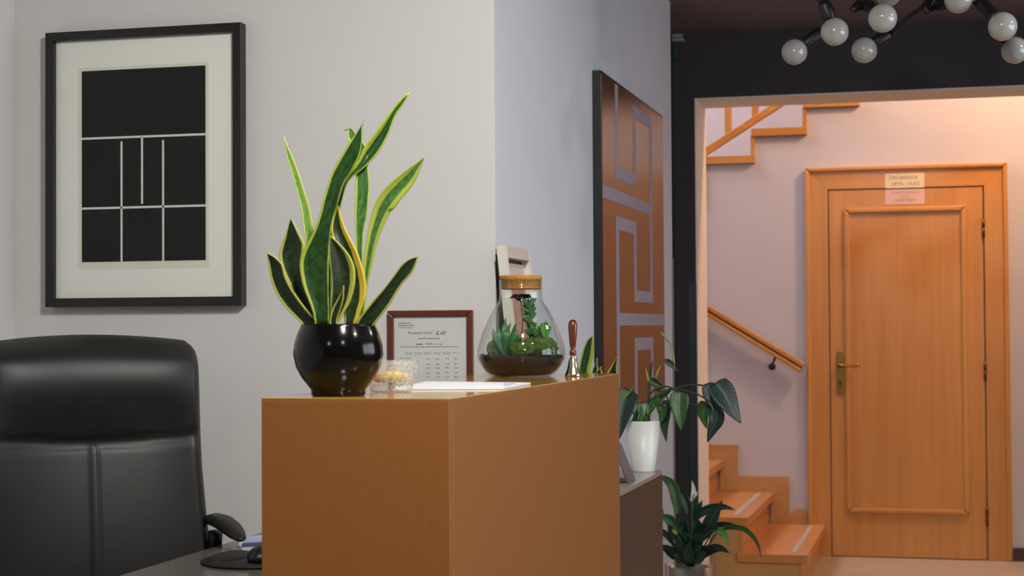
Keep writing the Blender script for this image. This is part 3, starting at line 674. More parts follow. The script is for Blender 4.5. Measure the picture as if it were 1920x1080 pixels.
# seat, arms, column, base
sv = []; sf = []
for jj in range(9):
    for ii in range(25):
        t = 2*math.pi*ii/24; ph = -math.pi/2+math.pi*jj/8
        cx_, cy_ = math.cos(t), math.sin(t); se = lambda q: math.copysign(abs(q)**.5, q)
        rr = math.cos(ph)**.35 if jj not in (0, 8) else 0
        sv.append((.27*se(cx_)*rr, -.25+.26*se(cy_)*rr, .455+.055*math.sin(ph)))
for jj in range(8):
    for ii in range(24): a = jj*25+ii; sf.append((a, a+1, a+26, a+25))
mobj('seat', sv, sf, M['leather'], ch, smooth=True, world=False)
for s in (-1, 1):
    ar = tube('arm_frame', [(s*.22, -.06, .44), (s*.265, -.04, .50), (s*.27, -.01, .66), (s*.27, -.03, .765)], .018, M['plastic'], ch, 10, 14, world=False)
    av, af = [], []
    prof = [(.03, .010, .788), (.02, .020, .791), (-.03, .026, .796), (-.09, .028, .796), (-.15, .027, .790), (-.20, .022, .781), (-.235, .014, .774), (-.25, .004, .771)]
    for (yy, hwid, zc_) in prof:
        for k in range(16):
            t = 2*math.pi*k/16; av.append((s*.272+hwid*math.cos(t), yy, zc_+hwid*.72*math.sin(t)*(.8 if math.sin(t) > 0 else .9)))
    for i in range(len(prof)-1):
        for k in range(16): k2 = (k+1) % 16; af.append((i*16+k, i*16+k2, (i+1)*16+k2, (i+1)*16+k))
    af.append(tuple(range(16))); af.append(tuple((len(prof)-1)*16+k for k in range(16)))
    recalc(mobj('arm_pad', av, af, M['leather'], ch, smooth=True, world=False))
lathe('gas_column', [(.03, .10), (.03, .25), (.02, .25), (.02, .40)], (0, -.25, 0), M['plastic'], ch, 20, world=False)
for k in range(5):
    t = 2*math.pi*k/5+.3; dx, dy = math.cos(t), math.sin(t)
    lg = tube('base_leg', [(0, -.25, .12), (.15*dx, -.25+.15*dy, .105), (.29*dx, -.25+.29*dy, .075)], [.026, .022, .016], M['plastic'], ch, 8, world=False)
    lathe('caster', [(.02, -.02), (.028, -.015), (.028, .015), (.02, .02)], (.29*dx, -.25+.29*dy, .0285), M['plastic'], lg, 16, world=False, axis=(-dy, dx, 0))

# ------------------------------------------------------------------ leaves
def leaf_rows(name, rows, ydep, mat, parent, m=(.12, .12), cup=.18, lean=0.0, tw=0.0, n=30, nc=12, th=.0022):
    """rows from base to tip: (lx,ly,rx,ry) photo pixels; ydep = room depth of the base, lean = depth gained to the tip"""
    L = crom([(r[0], r[1], 0) for r in rows], n); R_ = crom([(r[2], r[3], 0) for r in rows], n)
    V, U, Fc = [], [], []
    for i in range(n):
        v = i/(n-1); yc = ydep+lean*v**1.3
        A = PY(L[i].x, L[i].y, yc); B = PY(R_[i].x, R_[i].y, yc); wd = (B-A).length
        for k in range(nc+1):
            s = k/nc; p = A.lerp(B, s); c = 1-(2*s-1)**2
            dy = cup*wd*c+tw*wd*(s-.5)*(1-.4*v)
            p = p+(p-CAM).normalized()*dy
            V.append(p)
            uu = .16*s/m[0] if (s < m[0] and m[0] > .05) else (1-.16*(1-s)/m[1] if (s > 1-m[1] and m[1] > .05) else .16+.68*(s-m[0])/(1-m[0]-m[1]))
            U.append((uu, v))
    for i in range(n-1):
        for k in range(nc): a = i*(nc+1)+k; Fc.append((a, a+1, a+nc+2, a+nc+1))
    o = mobj(name, V, Fc, mat, parent, smooth=True, uvs=U)
    md = o.modifiers.new('thickness', 'SOLIDIFY'); md.thickness = th; md.offset = 0
    return o
def leaf_path(name, pts, wpx, mat, parent, shape='lance', cup=.18, tilt=0.0, n=22, nc=8, th=.0012):
    """pts: (x, y, Y) photo pixels with room depth, base to tip; wpx = greatest width in pixels; tilt turns the blade about its midrib"""
    P = crom(pts, n); V, U, Fc = [], [], []
    for i in range(n):
        v = i/(n-1); t = P[min(i+1, n-1)]-P[max(i-1, 0)]; s = Vector((-t.y, t.x)); s = s.normalized() if s.length > 1e-6 else Vector((1, 0))
        if shape == 'lance': pr = math.sin(math.pi*min(1, v**.75))**.85
        elif shape == 'heart': pr = math.sin(math.pi*min(1, (v*.93+.07)**.6))**.8
        else: pr = 1-.9*v
        if v in (0, 1) and shape != 'spike': pr = max(pr, .03) if shape != 'heart' or v == 1 else .35
        hwp = wpx/2*pr; c = PY(P[i].x, P[i].y, P[i].z); px_m = (PY(P[i].x+1, P[i].y, P[i].z)-c).length
        A = PY(P[i].x-s.x*hwp, P[i].y-s.y*hwp, P[i].z); B = PY(P[i].x+s.x*hwp, P[i].y+s.y*hwp, P[i].z); wd = 2*hwp*px_m
        for k in range(nc+1):
            q = k/nc; p = A.lerp(B, q); dy = -cup*wd*abs(2*q-1)**1.3+tilt*wd*(q-.5)
            V.append(p+(p-CAM).normalized()*dy); U.append((q, v))
    for i in range(n-1):
        for k in range(nc): a = i*(nc+1)+k; Fc.append((a, a+1, a+nc+2, a+nc+1))
    o = mobj(name, V, Fc, mat, parent, smooth=True, uvs=U)
    md = o.modifiers.new('thickness', 'SOLIDIFY'); md.thickness = th; md.offset = 0
    return o

# ------------------------------------------------------------------ snake plant in the black pot
pcx = PZ(634, 743.5, CT); PC = Vector((pcx.x+.012, pcx.y+.046, CT)); PC = PY(634.5, 700, ky0+.094); PC.z = CT
sp = empty('snake_plant', PC, 'tall variegated snake plant in a round black glazed pot on the counter', 'plant')
pot = lathe('pot', [(r*.917, h*.917) for r, h in [(.0, 0), (.045, 0), (.0485, .002), (.0485, .010), (.053, .016), (.066, .033), (.076, .052), (.0805, .074), (.079, .092), (.0725, .113), (.067, .124), (.0655, .128), (.063, .128), (.063, .118), (.060, .112), (.0, .112)]], PC, M['pot_black'], sp, 56, cap=False)
lathe('soil', [(.0, .099), (.055, .105), (.03, .107), (.0, .1075)], PC, M['soil'], sp, 32, cap=False)
za_ = zoom(480, 150, 4.32); zb_ = zoom(480, 390, 4.697)
def rowsof(spec):
    out = []
    for r in spec:
        if r[0] == 'A': f = za_
        elif r[0] == 'B': f = zb_
        else: f = lambda x, y: (x, y)
        out.append((*f(r[1], r[2]), *f(r[3], r[4])))
    return out
Y0 = PC.y
def sv_leaf(spec, y, mat, m, cup, lean=0, tw=0): leaf_rows('leaf', rowsof(spec), Y0+y, M[mat], sp, m, cup, lean, tw)
# back leaves first; rows run from base (just inside the pot) to tip
sv_leaf([('B', 590, 1040, 640, 1040), ('B', 560, 850, 620, 850), ('B', 500, 650, 570, 650), ('B', 455, 420, 530, 420), ('B', 430, 260, 512, 240), ('B', 408, 130, 496, 130), ('A', 365, 1050, 438, 1050), ('A', 332, 920, 392, 900), ('A', 290, 760, 342, 745), ('A', 248, 620, 292, 615), ('A', 238, 530, 250, 522), ('A', 226, 452, 228, 452)], .035, 'sv_backlit', (.2, .3), .12, .02)
sv_leaf([('B', 840, 1040, 890, 1040), ('B', 860, 800, 915, 800), ('B', 880, 560, 930, 560), ('B', 885, 380, 935, 380), ('B', 875, 220, 944, 220), ('B', 870, 90, 968, 90), ('A', 800, 1000, 912, 960), ('A', 805, 860, 915, 840), ('A', 812, 740, 905, 690), ('A', 790, 620, 900, 600), ('A', 755, 520, 885, 530), ('A', 742, 450, 805, 430), ('A', 750, 405, 770, 392), ('A', 715, 410, 717, 404)], .04, 'sv_soft', (.16, .03), .12, .02)
sv_leaf([('B', 900, 1040, 935, 1040), ('B', 930, 820, 965, 820), ('B', 945, 680, 985, 660), ('B', 945, 540, 1010, 550), ('B', 955, 410, 1040, 410), ('B', 975, 260, 1080, 260), ('B', 1000, 130, 1135, 130), ('B', 1025, 25, 1190, 20), ('A', 985, 960, 1110, 1050), ('A', 1050, 870, 1180, 955), ('A', 1150, 780, 1265, 855), ('A', 1250, 705, 1322, 740), ('A', 1335, 648, 1352, 660), ('A', 1357, 624, 1360, 628)], .03, 'sv_soft', (.33, .26), .14, -.02)
sv_leaf([('P', 606, 612, 618, 612), ('P', 608, 540, 620, 540), ('P', 612, 470, 624, 470), ('P', 622, 410, 634, 412), ('P', 636, 366, 642, 370), ('A', 735, 795, 748, 815), ('A', 822, 670, 850, 730), ('A', 880, 545, 940, 645), ('A', 950, 450, 1005, 560), ('A', 1030, 340, 1070, 440), ('A', 1090, 255, 1127, 290), ('A', 1160, 170, 1195, 190), ('A', 1241, 98, 1244, 103)], .022, 'sv_mid', (.28, .05), .3, .05, .3)
sv_leaf([('B', 780, 1040, 870, 1040), ('B', 780, 930, 915, 920), ('B', 772, 790, 958, 790), ('B', 752, 660, 966, 660), ('B', 735, 540, 940, 540), ('B', 715, 420, 895, 400), ('B', 695, 310, 840, 290), ('B', 665, 210, 790, 190), ('B', 680, 100, 752, 85), ('B', 708, 20, 732, 15), ('B', 722, -20, 726, -20)], .012, 'sv_yel', (.09, .25), .2, .01, .2)
sv_leaf([('B', 880, 1040, 1030, 1040), ('B', 900, 985, 1065, 995), ('B', 955, 910, 1120, 925), ('B', 1025, 820, 1182, 840), ('B', 1110, 725, 1237, 745), ('B', 1200, 610, 1292, 660), ('B', 1272, 510, 1362, 583), ('B', 1340, 455, 1402, 508), ('B', 1402, 434, 1418, 446), ('B', 1421, 431, 1423, 433)], -.005, 'sv_dark', (.1, .06), .12, -.01, -.2)
sv_leaf([('B', 500, 1040, 560, 1040), ('B', 470, 950, 540, 950), ('B', 400, 840, 495, 820), ('B', 330, 730, 450, 710), ('B', 262, 610, 425, 610), ('B', 216, 490, 412, 490), ('B', 203, 400, 425, 375), ('B', 222, 330, 425, 315), ('B', 250, 260, 385, 235), ('B', 278, 170, 342, 150), ('B', 300, 105, 318, 105), ('B', 308, 86, 310, 86)], .012, 'sv_dark', (.12, .1), .16, .01, -.1)
sv_leaf([('B', 660, 1040, 700, 1040), ('B', 655, 960, 755, 950), ('B', 662, 850, 820, 840), ('B', 668, 740, 855, 730), ('B', 665, 620, 872, 620), ('B', 652, 510, 862, 510), ('B', 645, 410, 815, 410), ('B', 645, 330, 740, 320), ('B', 650, 265, 675, 262), ('B', 653, 240, 655, 240)], -.012, 'sv_dark', (.03, .2), .2, .01, .25)
sv_leaf([('B', 425, 1060, 520, 1050), ('B', 385, 1000, 535, 1000), ('B', 340, 955, 492, 950), ('B', 270, 885, 432, 880), ('B', 205, 800, 368, 795), ('B', 155, 700, 305, 700), ('B', 125, 600, 258, 600), ('B', 110, 500, 232, 500), ('B', 102, 440, 165, 432), ('B', 97, 397, 101, 397)], -.02, 'sv_dark', (.13, .08), .16, -.01, -.15)
sv_leaf([('B', 520, 1050, 640, 1050), ('B', 505, 930, 640, 930), ('B', 465, 820, 638, 820), ('B', 418, 700, 636, 700), ('B', 388, 560, 636, 560), ('B', 390, 440, 640, 440), ('B', 448, 320, 648, 310), ('B', 515, 190, 660, 180), ('B', 560, 60, 688, 60), ('A', 540, 980, 667, 980), ('A', 575, 860, 702, 850), ('A', 622, 730, 745, 775), ('A', 690, 610, 820, 650), ('A', 760, 500, 856, 520), ('A', 815, 425, 858, 420), ('A', 850, 372, 860, 372), ('A', 874, 318, 876, 318)], -.03, 'sv_mid', (.14, .02), .14, .03)
sv_leaf([('B', 650, 1050, 720, 1050), ('B', 650, 980, 712, 985), ('B', 672, 890, 748, 880), ('B', 720, 800, 768, 800), ('B', 755, 735, 772, 735), ('B', 770, 680, 773, 680)], -.036, 'sv_dark', (.22, .05), .15)

# ------------------------------------------------------------------ cut-glass bowl with sweets
BC = PY(733.5, 700, 2.745); BC.z = CT
bw = empty('glass_bowl', BC, 'cut-glass bowl of yellow and orange sweets beside the black pot', 'bowl')
bv, bf = [], []; prof = [(.0, .004), (.036, 0), (.040, .003), (.0405, .013), (.042, .016), (.046, .030), (.049, .046), (.0508, .052), (.0512, .059), (.0490, .059), (.0470, .050), (.044, .034), (.039, .019), (.0, .017)]
seg = 44
for i, (r, h) in enumerate(prof):
    for k in range(seg):
        rr = r*(1+(.028 if (k+i) % 2 else -.02)) if 3 <= i <= 6 else r
        t = 2*math.pi*k/seg; bv.append(BC+Vector((rr*math.cos(t), rr*math.sin(t), h))*.917)
for i in range(len(prof)-1):
    for k in range(seg): k2 = (k+1) % seg; bf.append((i*seg+k, i*seg+k2, (i+1)*seg+k2, (i+1)*seg+k))
mobj('bowl', bv, bf, M['cutglass'], bw)
rs = random.Random(4)
for k in range(13):
    t = 2*math.pi*k/9+.3; r = .026 if k < 9 else .010; z = .026 if k < 9 else .032
    c = BC+Vector((r*math.cos(t), r*math.sin(t), z))*.917
    o = blob('wrapped_sweet', c, .0088, .0088, .0073, M['candy_o'] if math.cos(t) < -.35 and k < 9 else M['candy_y'], None, .12, 2)
    orange = math.cos(t) < -.35 and k < 9
    tag(o, 'orange sweet among those at the left of the glass bowl' if orange else 'yellow sweet heaped in the middle and right of the glass bowl', 'sweet', 'orange sweets in the glass bowl' if orange else 'yellow sweets in the glass bowl')
# papers on the counter
P4 = [PZ(742, 731, CT), PZ(945, 730.5, CT), PZ(995, 721, CT), PZ(800, 718.5, CT)]
pp_ = prism('brochure', [(p.x, p.y) for p in P4], 'z', CT+.0005, CT+.004, M['paper_bright']); tag(pp_, 'thin white brochure lying flat on the counter before the glass jar', 'brochure')
i0 = [P4[1].lerp(P4[0], .03).lerp(P4[2], .25), P4[1].lerp(P4[0], .12).lerp(P4[2], .3), P4[3].lerp(P4[2], .75), P4[2].lerp(P4[3], .12)]
mobj('cover_print', [Vector((p.x, p.y, CT+.0043)) for p in i0], [(0, 1, 2, 3)], M['paper_blue'], pp_)

# ------------------------------------------------------------------ glass terrarium jar
TC = PY(977.5, 690, 3.675); TC.z = CT
tj = empty('terrarium_jar', TC, 'flask-shaped glass terrarium with cork lid, moss and plants on the counter', 'terrarium')
ZB = .0013                        # metres per photo pixel at the jar
out = [(.0, 0), (.070, 0), (.078, .003), (.088, .011), (.100, .026), (.1075, .042), (.1095, .052), (.1085, .064), (.104, .082), (.095, .108), (.082, .140), (.068, .166), (.058, .180), (.0545, .188), (.0535, .196), (.0535, .236)]
inn = [(r-.0025 if r > .01 else 0, h+(.003 if i < 3 else 0)) for i, (r, h) in enumerate(out)][::-1]
gj = lathe('jar', out+[(.0525, .237)]+inn, TC, M['jar'], tj, 64, cap=False)
lathe('cork_lid', [(.0, .214), (.0475, .214), (.049, .217), (.0495, .236), (.0525, .2375), (.0525, .2465), (.051, .248), (.0, .248)], TC, M['cork'], tj, 48, cap=False)
lathe('soil_layer', [(.0, .0035), (.070, .0035), (.085, .013), (.096, .026), (.1035, .042), (.105, .048), (.07, .052), (.0, .054)], TC, M['soil_l'], tj, 48, cap=False)
rs = random.Random(9)
gv = []
for k in range(60):
    t = rs.uniform(0, 6.28); r = .102*math.sqrt(rs.uniform(.5, 1)); blob('pebble', TC+Vector((r*math.cos(t), r*math.sin(t), .049+rs.uniform(0, .004))), .005, .005, .004, M['gravel'], tj, .2, 1)
mo = empty('x', (0, 0, 0)); bpy.data.objects.remove(mo)
def mossy(c, rx, ry, rz, mat): return blob('moss_mound', TC+Vector(c), rx, ry, rz, M[mat], tj, .10, 4)
mossy((.045, .0, .070), .046, .045, .030, 'moss'); mossy((.012, -.04, .064), .035, .028, .022, 'moss'); mossy((.03, .05, .068), .045, .03, .03, 'moss')
mossy((-.062, .02, .066), .030, .035, .026, 'stone')
def tleaf(p0, p1, p2, wd, mat):
    P = crom([TC+Vector(p) for p in (p0, p1, p2)], 9); V, U, Fc = [], [], []
    for i, p in enumerate(P):
        v = i/8; t = (P[min(i+1, 8)]-P[max(i-1, 0)]).normalized(); s = t.cross(Vector((.3, -1, .2))).normalized(); h_ = wd/2*max(.04, math.sin(math.pi*min(1, v**.7))**.8)
        for q in (-1, 0, 1): V.append(p+s*h_*q+Vector((0, .15*h_*(1 if q else -1), 0))); U.append(((q+1)/2, v))
    for i in range(8):
        for k in range(2): a = i*3+k; Fc.append((a, a+1, a+4, a+3))
    mobj('plant_leaf', V, Fc, M[mat], tj, smooth=True, uvs=U)
for k in range(15):
    t = -1.3+2.6*k/14; l_ = .085*(1-.25*abs(t))+rs.uniform(0, .012); b0 = (-.028+rs.uniform(-.006, .006), -.03+rs.uniform(-.012, .012), .052)
    tleaf(b0, (b0[0]+math.sin(t)*l_*.45, b0[1]+rs.uniform(-.015, .015), b0[2]+math.cos(t)*l_*.6), (b0[0]+math.sin(t)*l_*.72, b0[1]+rs.uniform(-.025, .02), b0[2]+math.cos(t)*l_*.98), .013, 'terr_leaf')
for k in range(26):
    z = .085+.105*k/25; t = rs.uniform(0, 6.28); r = .02; c0 = (.034-.014*(z-.085)/.1, .0, z-.012)
    tleaf(c0, (c0[0]+r*.6*math.cos(t), r*.6*math.sin(t), z), (c0[0]+r*1.25*math.cos(t), r*1.2*math.sin(t), z+.004), .013, 'lf_mid' if k % 2 else 'terr_leaf')
for k in range(16):
    t = rs.uniform(-.4, 3.5); c0 = (.055+rs.uniform(-.012, .012), rs.uniform(-.03, .02), .09+rs.uniform(0, .02)); l_ = rs.uniform(.02, .038)
    tleaf(c0, (c0[0]+l_*.5*math.cos(t), c0[1]-.004, c0[2]+l_*.6*abs(math.sin(t))+.008), (c0[0]+l_*.75*math.cos(t)*.8, c0[1]-.006, c0[2]+l_*.9*abs(math.sin(t))), .012, 'lf_mid' if k % 3 else 'lf_bright')
tube('plant_stem', [TC+Vector((.036, 0, .06)), TC+Vector((.03, 0, .13)), TC+Vector((.018, 0, .195))], .0018, M['lf_stem'], tj, 6, 8)
for k in range(5):
    tleaf((-.0, .0, .185), (-.012+.008*k, -.01, .197), (-.024+.014*k, -.02, .203-.006*abs(k-2)), .012, 'lf_dark')
tube('plant_stem', [TC+Vector((-.01, 0, .05)), TC+Vector((.004, 0, .12)), TC+Vector((0, 0, .188))], .0015, M['lf_stemd'], tj, 6, 8)

tj.scale = (.917,)*3
# ------------------------------------------------------------------ hand bell
hb = PY(1074, 690, 3.93); hb.z = CT
hb = PZ(1074.5, 706, CT)
be = empty('hand_bell', hb, 'small brass hand bell with turned reddish wooden handle on the counter', 'bell')
s = .00129
lathe('bell_cup', [(.0, .012), (.018, .004), (.0195, 0), (.0200, .002), (.0182, .008), (.0150, .016), (.0125, .026), (.0108, .036), (.0085, .044), (.0055, .049), (.0045, .052)], hb, M['bell'], be, 36, cap=False)
lathe('handle', [(.0075, .052), (.0085, .055), (.0080, .061), (.0055, .066), (.0070, .074), (.0085, .086), (.0100, .104), (.0112, .120), (.0108, .129), (.0075, .136), (.0, .139)], hb, M['bellwood'], be, 28)
tube('clapper', [hb+Vector((0, 0, .030)), hb+Vector((0, 0, .012))], [.001, .004], M['bell'], be, 8)

be.scale = (.917,)*3
# ------------------------------------------------------------------ white frame leaning on the side wall behind the jar
fx_t, fx_b = XB+.012, XB+.075
fy0, fy1 = PX(938, 461, fx_t+.01).y, PX(985, 468, fx_t+.01).y
ftop, fbot = PX(938, 461.5, fx_t+.01).z, SZ
ang = math.atan2(fx_b-fx_t, ftop-fbot)
wf = empty('white_frame', (fx_b, (fy0+fy1)/2, fbot), 'white framed red print leaning against the side wall behind the jar', 'picture')
FLn = (ftop-fbot)/math.cos(ang)
upv = Vector((-math.sin(ang), 0, math.cos(ang))); nv_ = Vector((math.cos(ang), 0, math.sin(ang)))
def fbox(name, y0, y1, h0, h1, d0_, d1_, mat, parent):
    o0 = Vector((fx_b, 0, fbot))
    v = []
    for hgt in (h0, h1):
        for (yy, dd) in ((y0, d0_), (y1, d0_), (y1, d1_), (y0, d1_)): v.append(o0+upv*hgt+nv_*dd+Vector((0, yy, 0)))
    return recalc(mobj(name, v, BF, mat, parent))
b_ = .02
fbox('frame_side', fy0, fy0+b_, 0, FLn, 0, .022, M['white_frame'], wf); fbox('frame_side', fy1-b_, fy1, 0, FLn, 0, .022, M['white_frame'], wf)
fbox('frame_side', fy0+b_, fy1-b_, FLn-.03, FLn, 0, .022, M['mat_peach'], wf); fbox('frame_side', fy0+b_, fy1-b_, 0, .04, 0, .022, M['white_frame'], wf)
fbox('backing', fy0+.004, fy1-.004, .004, FLn-.02, -.006, 0, M['blackframe'], wf)
fbox('mat_board', fy0+b_, fy1-b_, .04, FLn-.04, 0, .006, M['mat_peach'], wf)
fbox('art_print', fy0+b_+.03, fy1-b_-.02, .34, FLn-.075, .006, .007, M['red_art'], wf)

# ------------------------------------------------------------------ potted philodendron on the sideboard
Zp = zoom(1120, 600, 3.6)
WC = PZ(1206.5, 883.5, SZ); WC = Vector((WC.x, WC.y, SZ))
ph = empty('philodendron', WC, 'trailing heart-leaved plant in a tapered white pot on the sideboard', 'plant')
m_ = (PY(1207, 800, WC.y)-PY(1206, 800, WC.y)).length
rt_, rb_ = 33.5*m_, 21.5*m_; ht = (883.5-790)*m_
lathe('pot', [(.0, 0), (rb_*.97, 0), (rb_, .003), (rt_, ht), (rt_-.004, ht), (rt_-.006, ht-.014), (.0, ht-.014)], WC, M['pot_white'], ph, 48, cap=False)
lathe('soil', [(.0, ht-.018), (rt_-.007, ht-.016), (.0, ht-.008)], WC, M['soil'], ph, 32, cap=False)
yw = WC.y
def zp(pts, dy=0.0, dy2=None):
    n_ = len(pts); d2 = dy if dy2 is None else dy2
    return [(*Zp(x, y), yw+dy+(d2-dy)*i/max(1, n_-1)) for i, (x, y) in enumerate(pts)]
def pstem(pts, r, dy=0, dy2=None, mat='lf_stemd', name='stem'):
    P = [PY(*q) for q in zp(pts, dy, dy2)]; return tube(name, P, r, M[mat], ph, 8, 16)
pstem([(250, 690), (262, 640), (285, 580)], [.009, .006], -.01, mat='lf_stem'); pstem([(320, 690), (345, 630), (390, 570)], [.009, .006], 0, mat='lf_stem')
pstem([(330, 680), (345, 590), (420, 500), (510, 462)], [.007, .004], 0, .02, 'lf_stem'); pstem([(345, 680), (345, 560), (348, 420)], [.006, .002], .01)
pstem([(290, 690), (300, 630), (300, 590)], [.008, .005], -.02, mat='lf_stem')
pstem([(430, 490), (520, 462), (640, 436), (735, 445)], .0028, .01, .02); pstem([(420, 520), (520, 465), (670, 500), (770, 560)], .0026, .0, -.02)
pstem([(430, 560), (480, 548), (560, 552), (660, 575), (750, 600)], .0024, .02, .03); pstem([(400, 470), (460, 448), (520, 468), (560, 500)], .0026, .0, -.01)
pstem([(355, 500), (400, 470), (470, 520), (478, 560)], .0025, .01)
pstem([(520, 330), (515, 250), (490, 160), (430, 82)], [.002, .0035], .02, mat='lf_yellow', name='young_shoot')
def pleaf(pts, wd, mat, shape='heart', dy=0, dy2=None, cup=.15, tilt=0): return leaf_path('leaf', zp(pts, dy, dy2), wd/3.6, M[mat], ph, shape, cup, tilt)
pleaf([(745, 560), (722, 600), (718, 650), (738, 735)], 105, 'lf_mid', 'heart', .03, .03)
pleaf([(745, 425), (775, 520), (805, 590), (830, 655)], 110, 'lf_deep', 'heart', .022, .01)
pleaf([(800, 600), (805, 670), (775, 740), (742, 826)], 105, 'lf_deep', 'heart', .01, 0, .2, .3)
pleaf([(800, 420), (855, 500), (905, 590), (968, 698)], 165, 'lf_deep', 'heart', -.02, -.05, .1, -.3)
pleaf([(556, 485), (552, 560), (556, 640), (566, 748)], 132, 'lf_mid', 'heart', -.02, -.04)
pleaf([(470, 540), (455, 630), (452, 720), (466, 822)], 80, 'lf_dark', 'heart', .0, -.01, .2, .5)
pleaf([(452, 268), (480, 285), (510, 310), (545, 348)], 42, 'lf_dark', 'lance', .02)
pleaf([(355, 395), (375, 415), (405, 432), (445, 455)], 58, 'lf_deep', 'lance', -.01)
pleaf([(350, 600), (390, 545), (440, 510), (510, 460)], 62, 'lf_mid', 'lance', .005, .01)
pleaf([(400, 600), (430, 590), (440, 640), (425, 700)], 70, 'lf_mid', 'lance', -.01)
pleaf([(352, 425), (340, 380), (322, 312)], 15, 'lf_yellow', 'lance', .01); pleaf([(392, 400), (408, 350), (432, 298)], 13, 'lf_yellow', 'lance', .01); pleaf([(350, 430), (358, 350), (374, 268)], 18, 'lf_dark', 'lance', .012)
pleaf([(300, 640), (290, 600), (285, 560)], 45, 'lf_bright', 'lance', -.02); pleaf([(340, 640), (338, 600), (332, 560)], 22, 'lf_bright', 'lance', -.02)
pleaf([(215, 470), (185, 560), (165, 660), (150, 800)], 160, 'lf_dark', 'heart', -.06, -.10, .2, .25)
pstem([(260, 660), (230, 590), (215, 480)], .0025, -.03, -.06)
pleaf([(120, 575), (170, 535), (215, 490), (246, 442)], 14, 'lf_bright', 'lance', -.07)

# grey tilted card holder on the sideboard
gq = PZ(1189, 899, SZ); g2 = PZ(1150, 905, SZ)
gh = empty('card_holder', (gq.x-.05, gq.y, SZ), 'grey tilted card holder on the sideboard beside the white pot', 'card holder')
gt = PY(1162, 831, gq.y)
lx, lz = gq.x-gt.x, gt.z-SZ
dv = Vector((0, -.11, 0))
v = [gq, gq+dv, gt+dv, gt]; v = [Vector(p) for p in v]
slabq('board', [v[0], v[1], v[2], v[3]], .004, M['grey_card'], gh)
slabq('foot', [Vector((gq.x-.09, gq.y-.11, SZ)), Vector((gq.x, gq.y-.11, SZ)), Vector((gq.x, gq.y, SZ)), Vector((gq.x-.09, gq.y, SZ))], .003, M['plastic'], gh)

# small snake plant on the sideboard behind the counter
s2 = PY(1112, 700, YA+.16); s2c = Vector((s2.x, s2.y, SZ))
sq = empty('snake_plant', s2c, 'small snake plant mostly hidden behind the counter beside the bell', 'plant')
lathe('pot', [(.0, 0), (.035, 0), (.048, .10), (.045, .10), (.043, .09), (.0, .09)], s2c, M['pot_black'], sq, 32, cap=False)
lathe('soil', [(.0, .086), (.044, .088), (.0, .095)], s2c, M['soil'], sq, 24, cap=False)
def srow(rows, dy, mat, m=(.06, .2), cup=.15): leaf_rows('leaf', rows, s2c.y+dy, M[mat], sq, m, cup, 0, 0, 20, 8)
srow([(1100, 820, 1112, 820), (1090, 745, 1107, 745), (1085, 702, 1105, 702), (1090, 668, 1112, 668), (1099, 642, 1113, 645), (1109, 631, 1111, 631)], 0, 'sv_mid', (.1, .3))
srow([(1112, 820, 1122, 820), (1122, 745, 1140, 745), (1134, 708, 1156, 708), (1146, 687, 1156, 687), (1157, 669, 1158.5, 668)], .005, 'sv_dark', (.2, .05))
srow([(1112, 820, 1118, 820), (1112, 750, 1124, 750), (1110, 700, 1122, 700), (1116, 684, 1120, 684), (1119, 672, 1120, 671)], .01, 'sv_dark')
srow([(1108, 820, 1114, 820), (1110, 760, 1120, 760), (1114, 706, 1130, 706), (1122, 694, 1127, 693), (1127, 688, 1128, 687)], -.02, 'sv_dark')

# ------------------------------------------------------------------ peace lily in a silver planter on the floor
YLy = 6.3; LC = PY(1293, 1060, YLy); lrim = PY(1293, 1057, YLy).z; LC = Vector((LC.x, YLy, 0))
ll = empty('peace_lily', LC, 'peace lily with dark drooping leaves in a silver planter on the floor', 'plant')
lathe('planter', [(.0, 0), (.076, 0), (.079, .004), (.079, lrim-.01), (.076, lrim-.01), (.076, lrim-.03), (.0, lrim-.03)], LC, M['tin'], ll, 48, cap=False)
lathe('glass_sleeve', [(.089, .0), (.094, lrim), (.092, lrim), (.087, .0)], LC, M['tin_glass'], ll, 48, cap=False)
lathe('soil', [(.0, lrim-.04), (.075, lrim-.035), (.0, lrim-.02)], LC, M['soil'], ll, 32, cap=False)
Zl = zoom(1220, 860, 4.909)
def zl(pts, dy=0.0, dy2=None):
    d2 = dy if dy2 is None else dy2
    return [(*Zl(x, y), YLy+dy+(d2-dy)*i/max(1, len(pts)-1)) for i, (x, y) in enumerate(pts)]
def lstem(pts, r=.003, dy=0, dy2=None, mat='lf_stemd', name='stem'): return tube(name, [PY(*q) for q in zl(pts, dy, dy2)], r, M[mat], ll, 7, 14)
def lleaf(pts, wd, mat='lf_dark', dy=0, dy2=None, cup=.18, tilt=0, stem=True):
    if stem: lstem([(360+.12*(pts[0][0]-360), 990), (360+.5*(pts[0][0]-360), 940-.3*(940-pts[0][1])), pts[0]], .0028, dy*.3, dy)
    return leaf_path('leaf', zl(pts, dy, dy2), wd/4.909, M[mat], ll, 'lance', cup, tilt)
lleaf([(252, 520), (238, 400), (205, 260), (140, 190), (60, 160)], 98, 'lf_mid', .02, .05)
lleaf([(350, 520), (330, 420), (300, 340), (262, 285)], 88, 'lf_dark', .04, .06)
lleaf([(395, 560), (430, 480), (475, 385)], 75, 'lf_dark', .03)
lleaf([(375, 600), (450, 510), (560, 455), (680, 445), (775, 473)], 82, 'lf_dark', .03, .02)
lleaf([(480, 720), (530, 620), (590, 500), (660, 388)], 128, 'lf_deep', -.02, -.06)
lleaf([(520, 660), (610, 615), (700, 602), (800, 612)], 52, 'lf_dark', .0, -.03)
lleaf([(620, 660), (740, 635), (850, 645), (940, 715), (990, 800), (1017, 915)], 46, 'lf_mid', -.02, -.12, .15, .3)
lleaf([(580, 640), (640, 672), (690, 710), (710, 792)], 66, 'lf_bright', -.04, -.08)
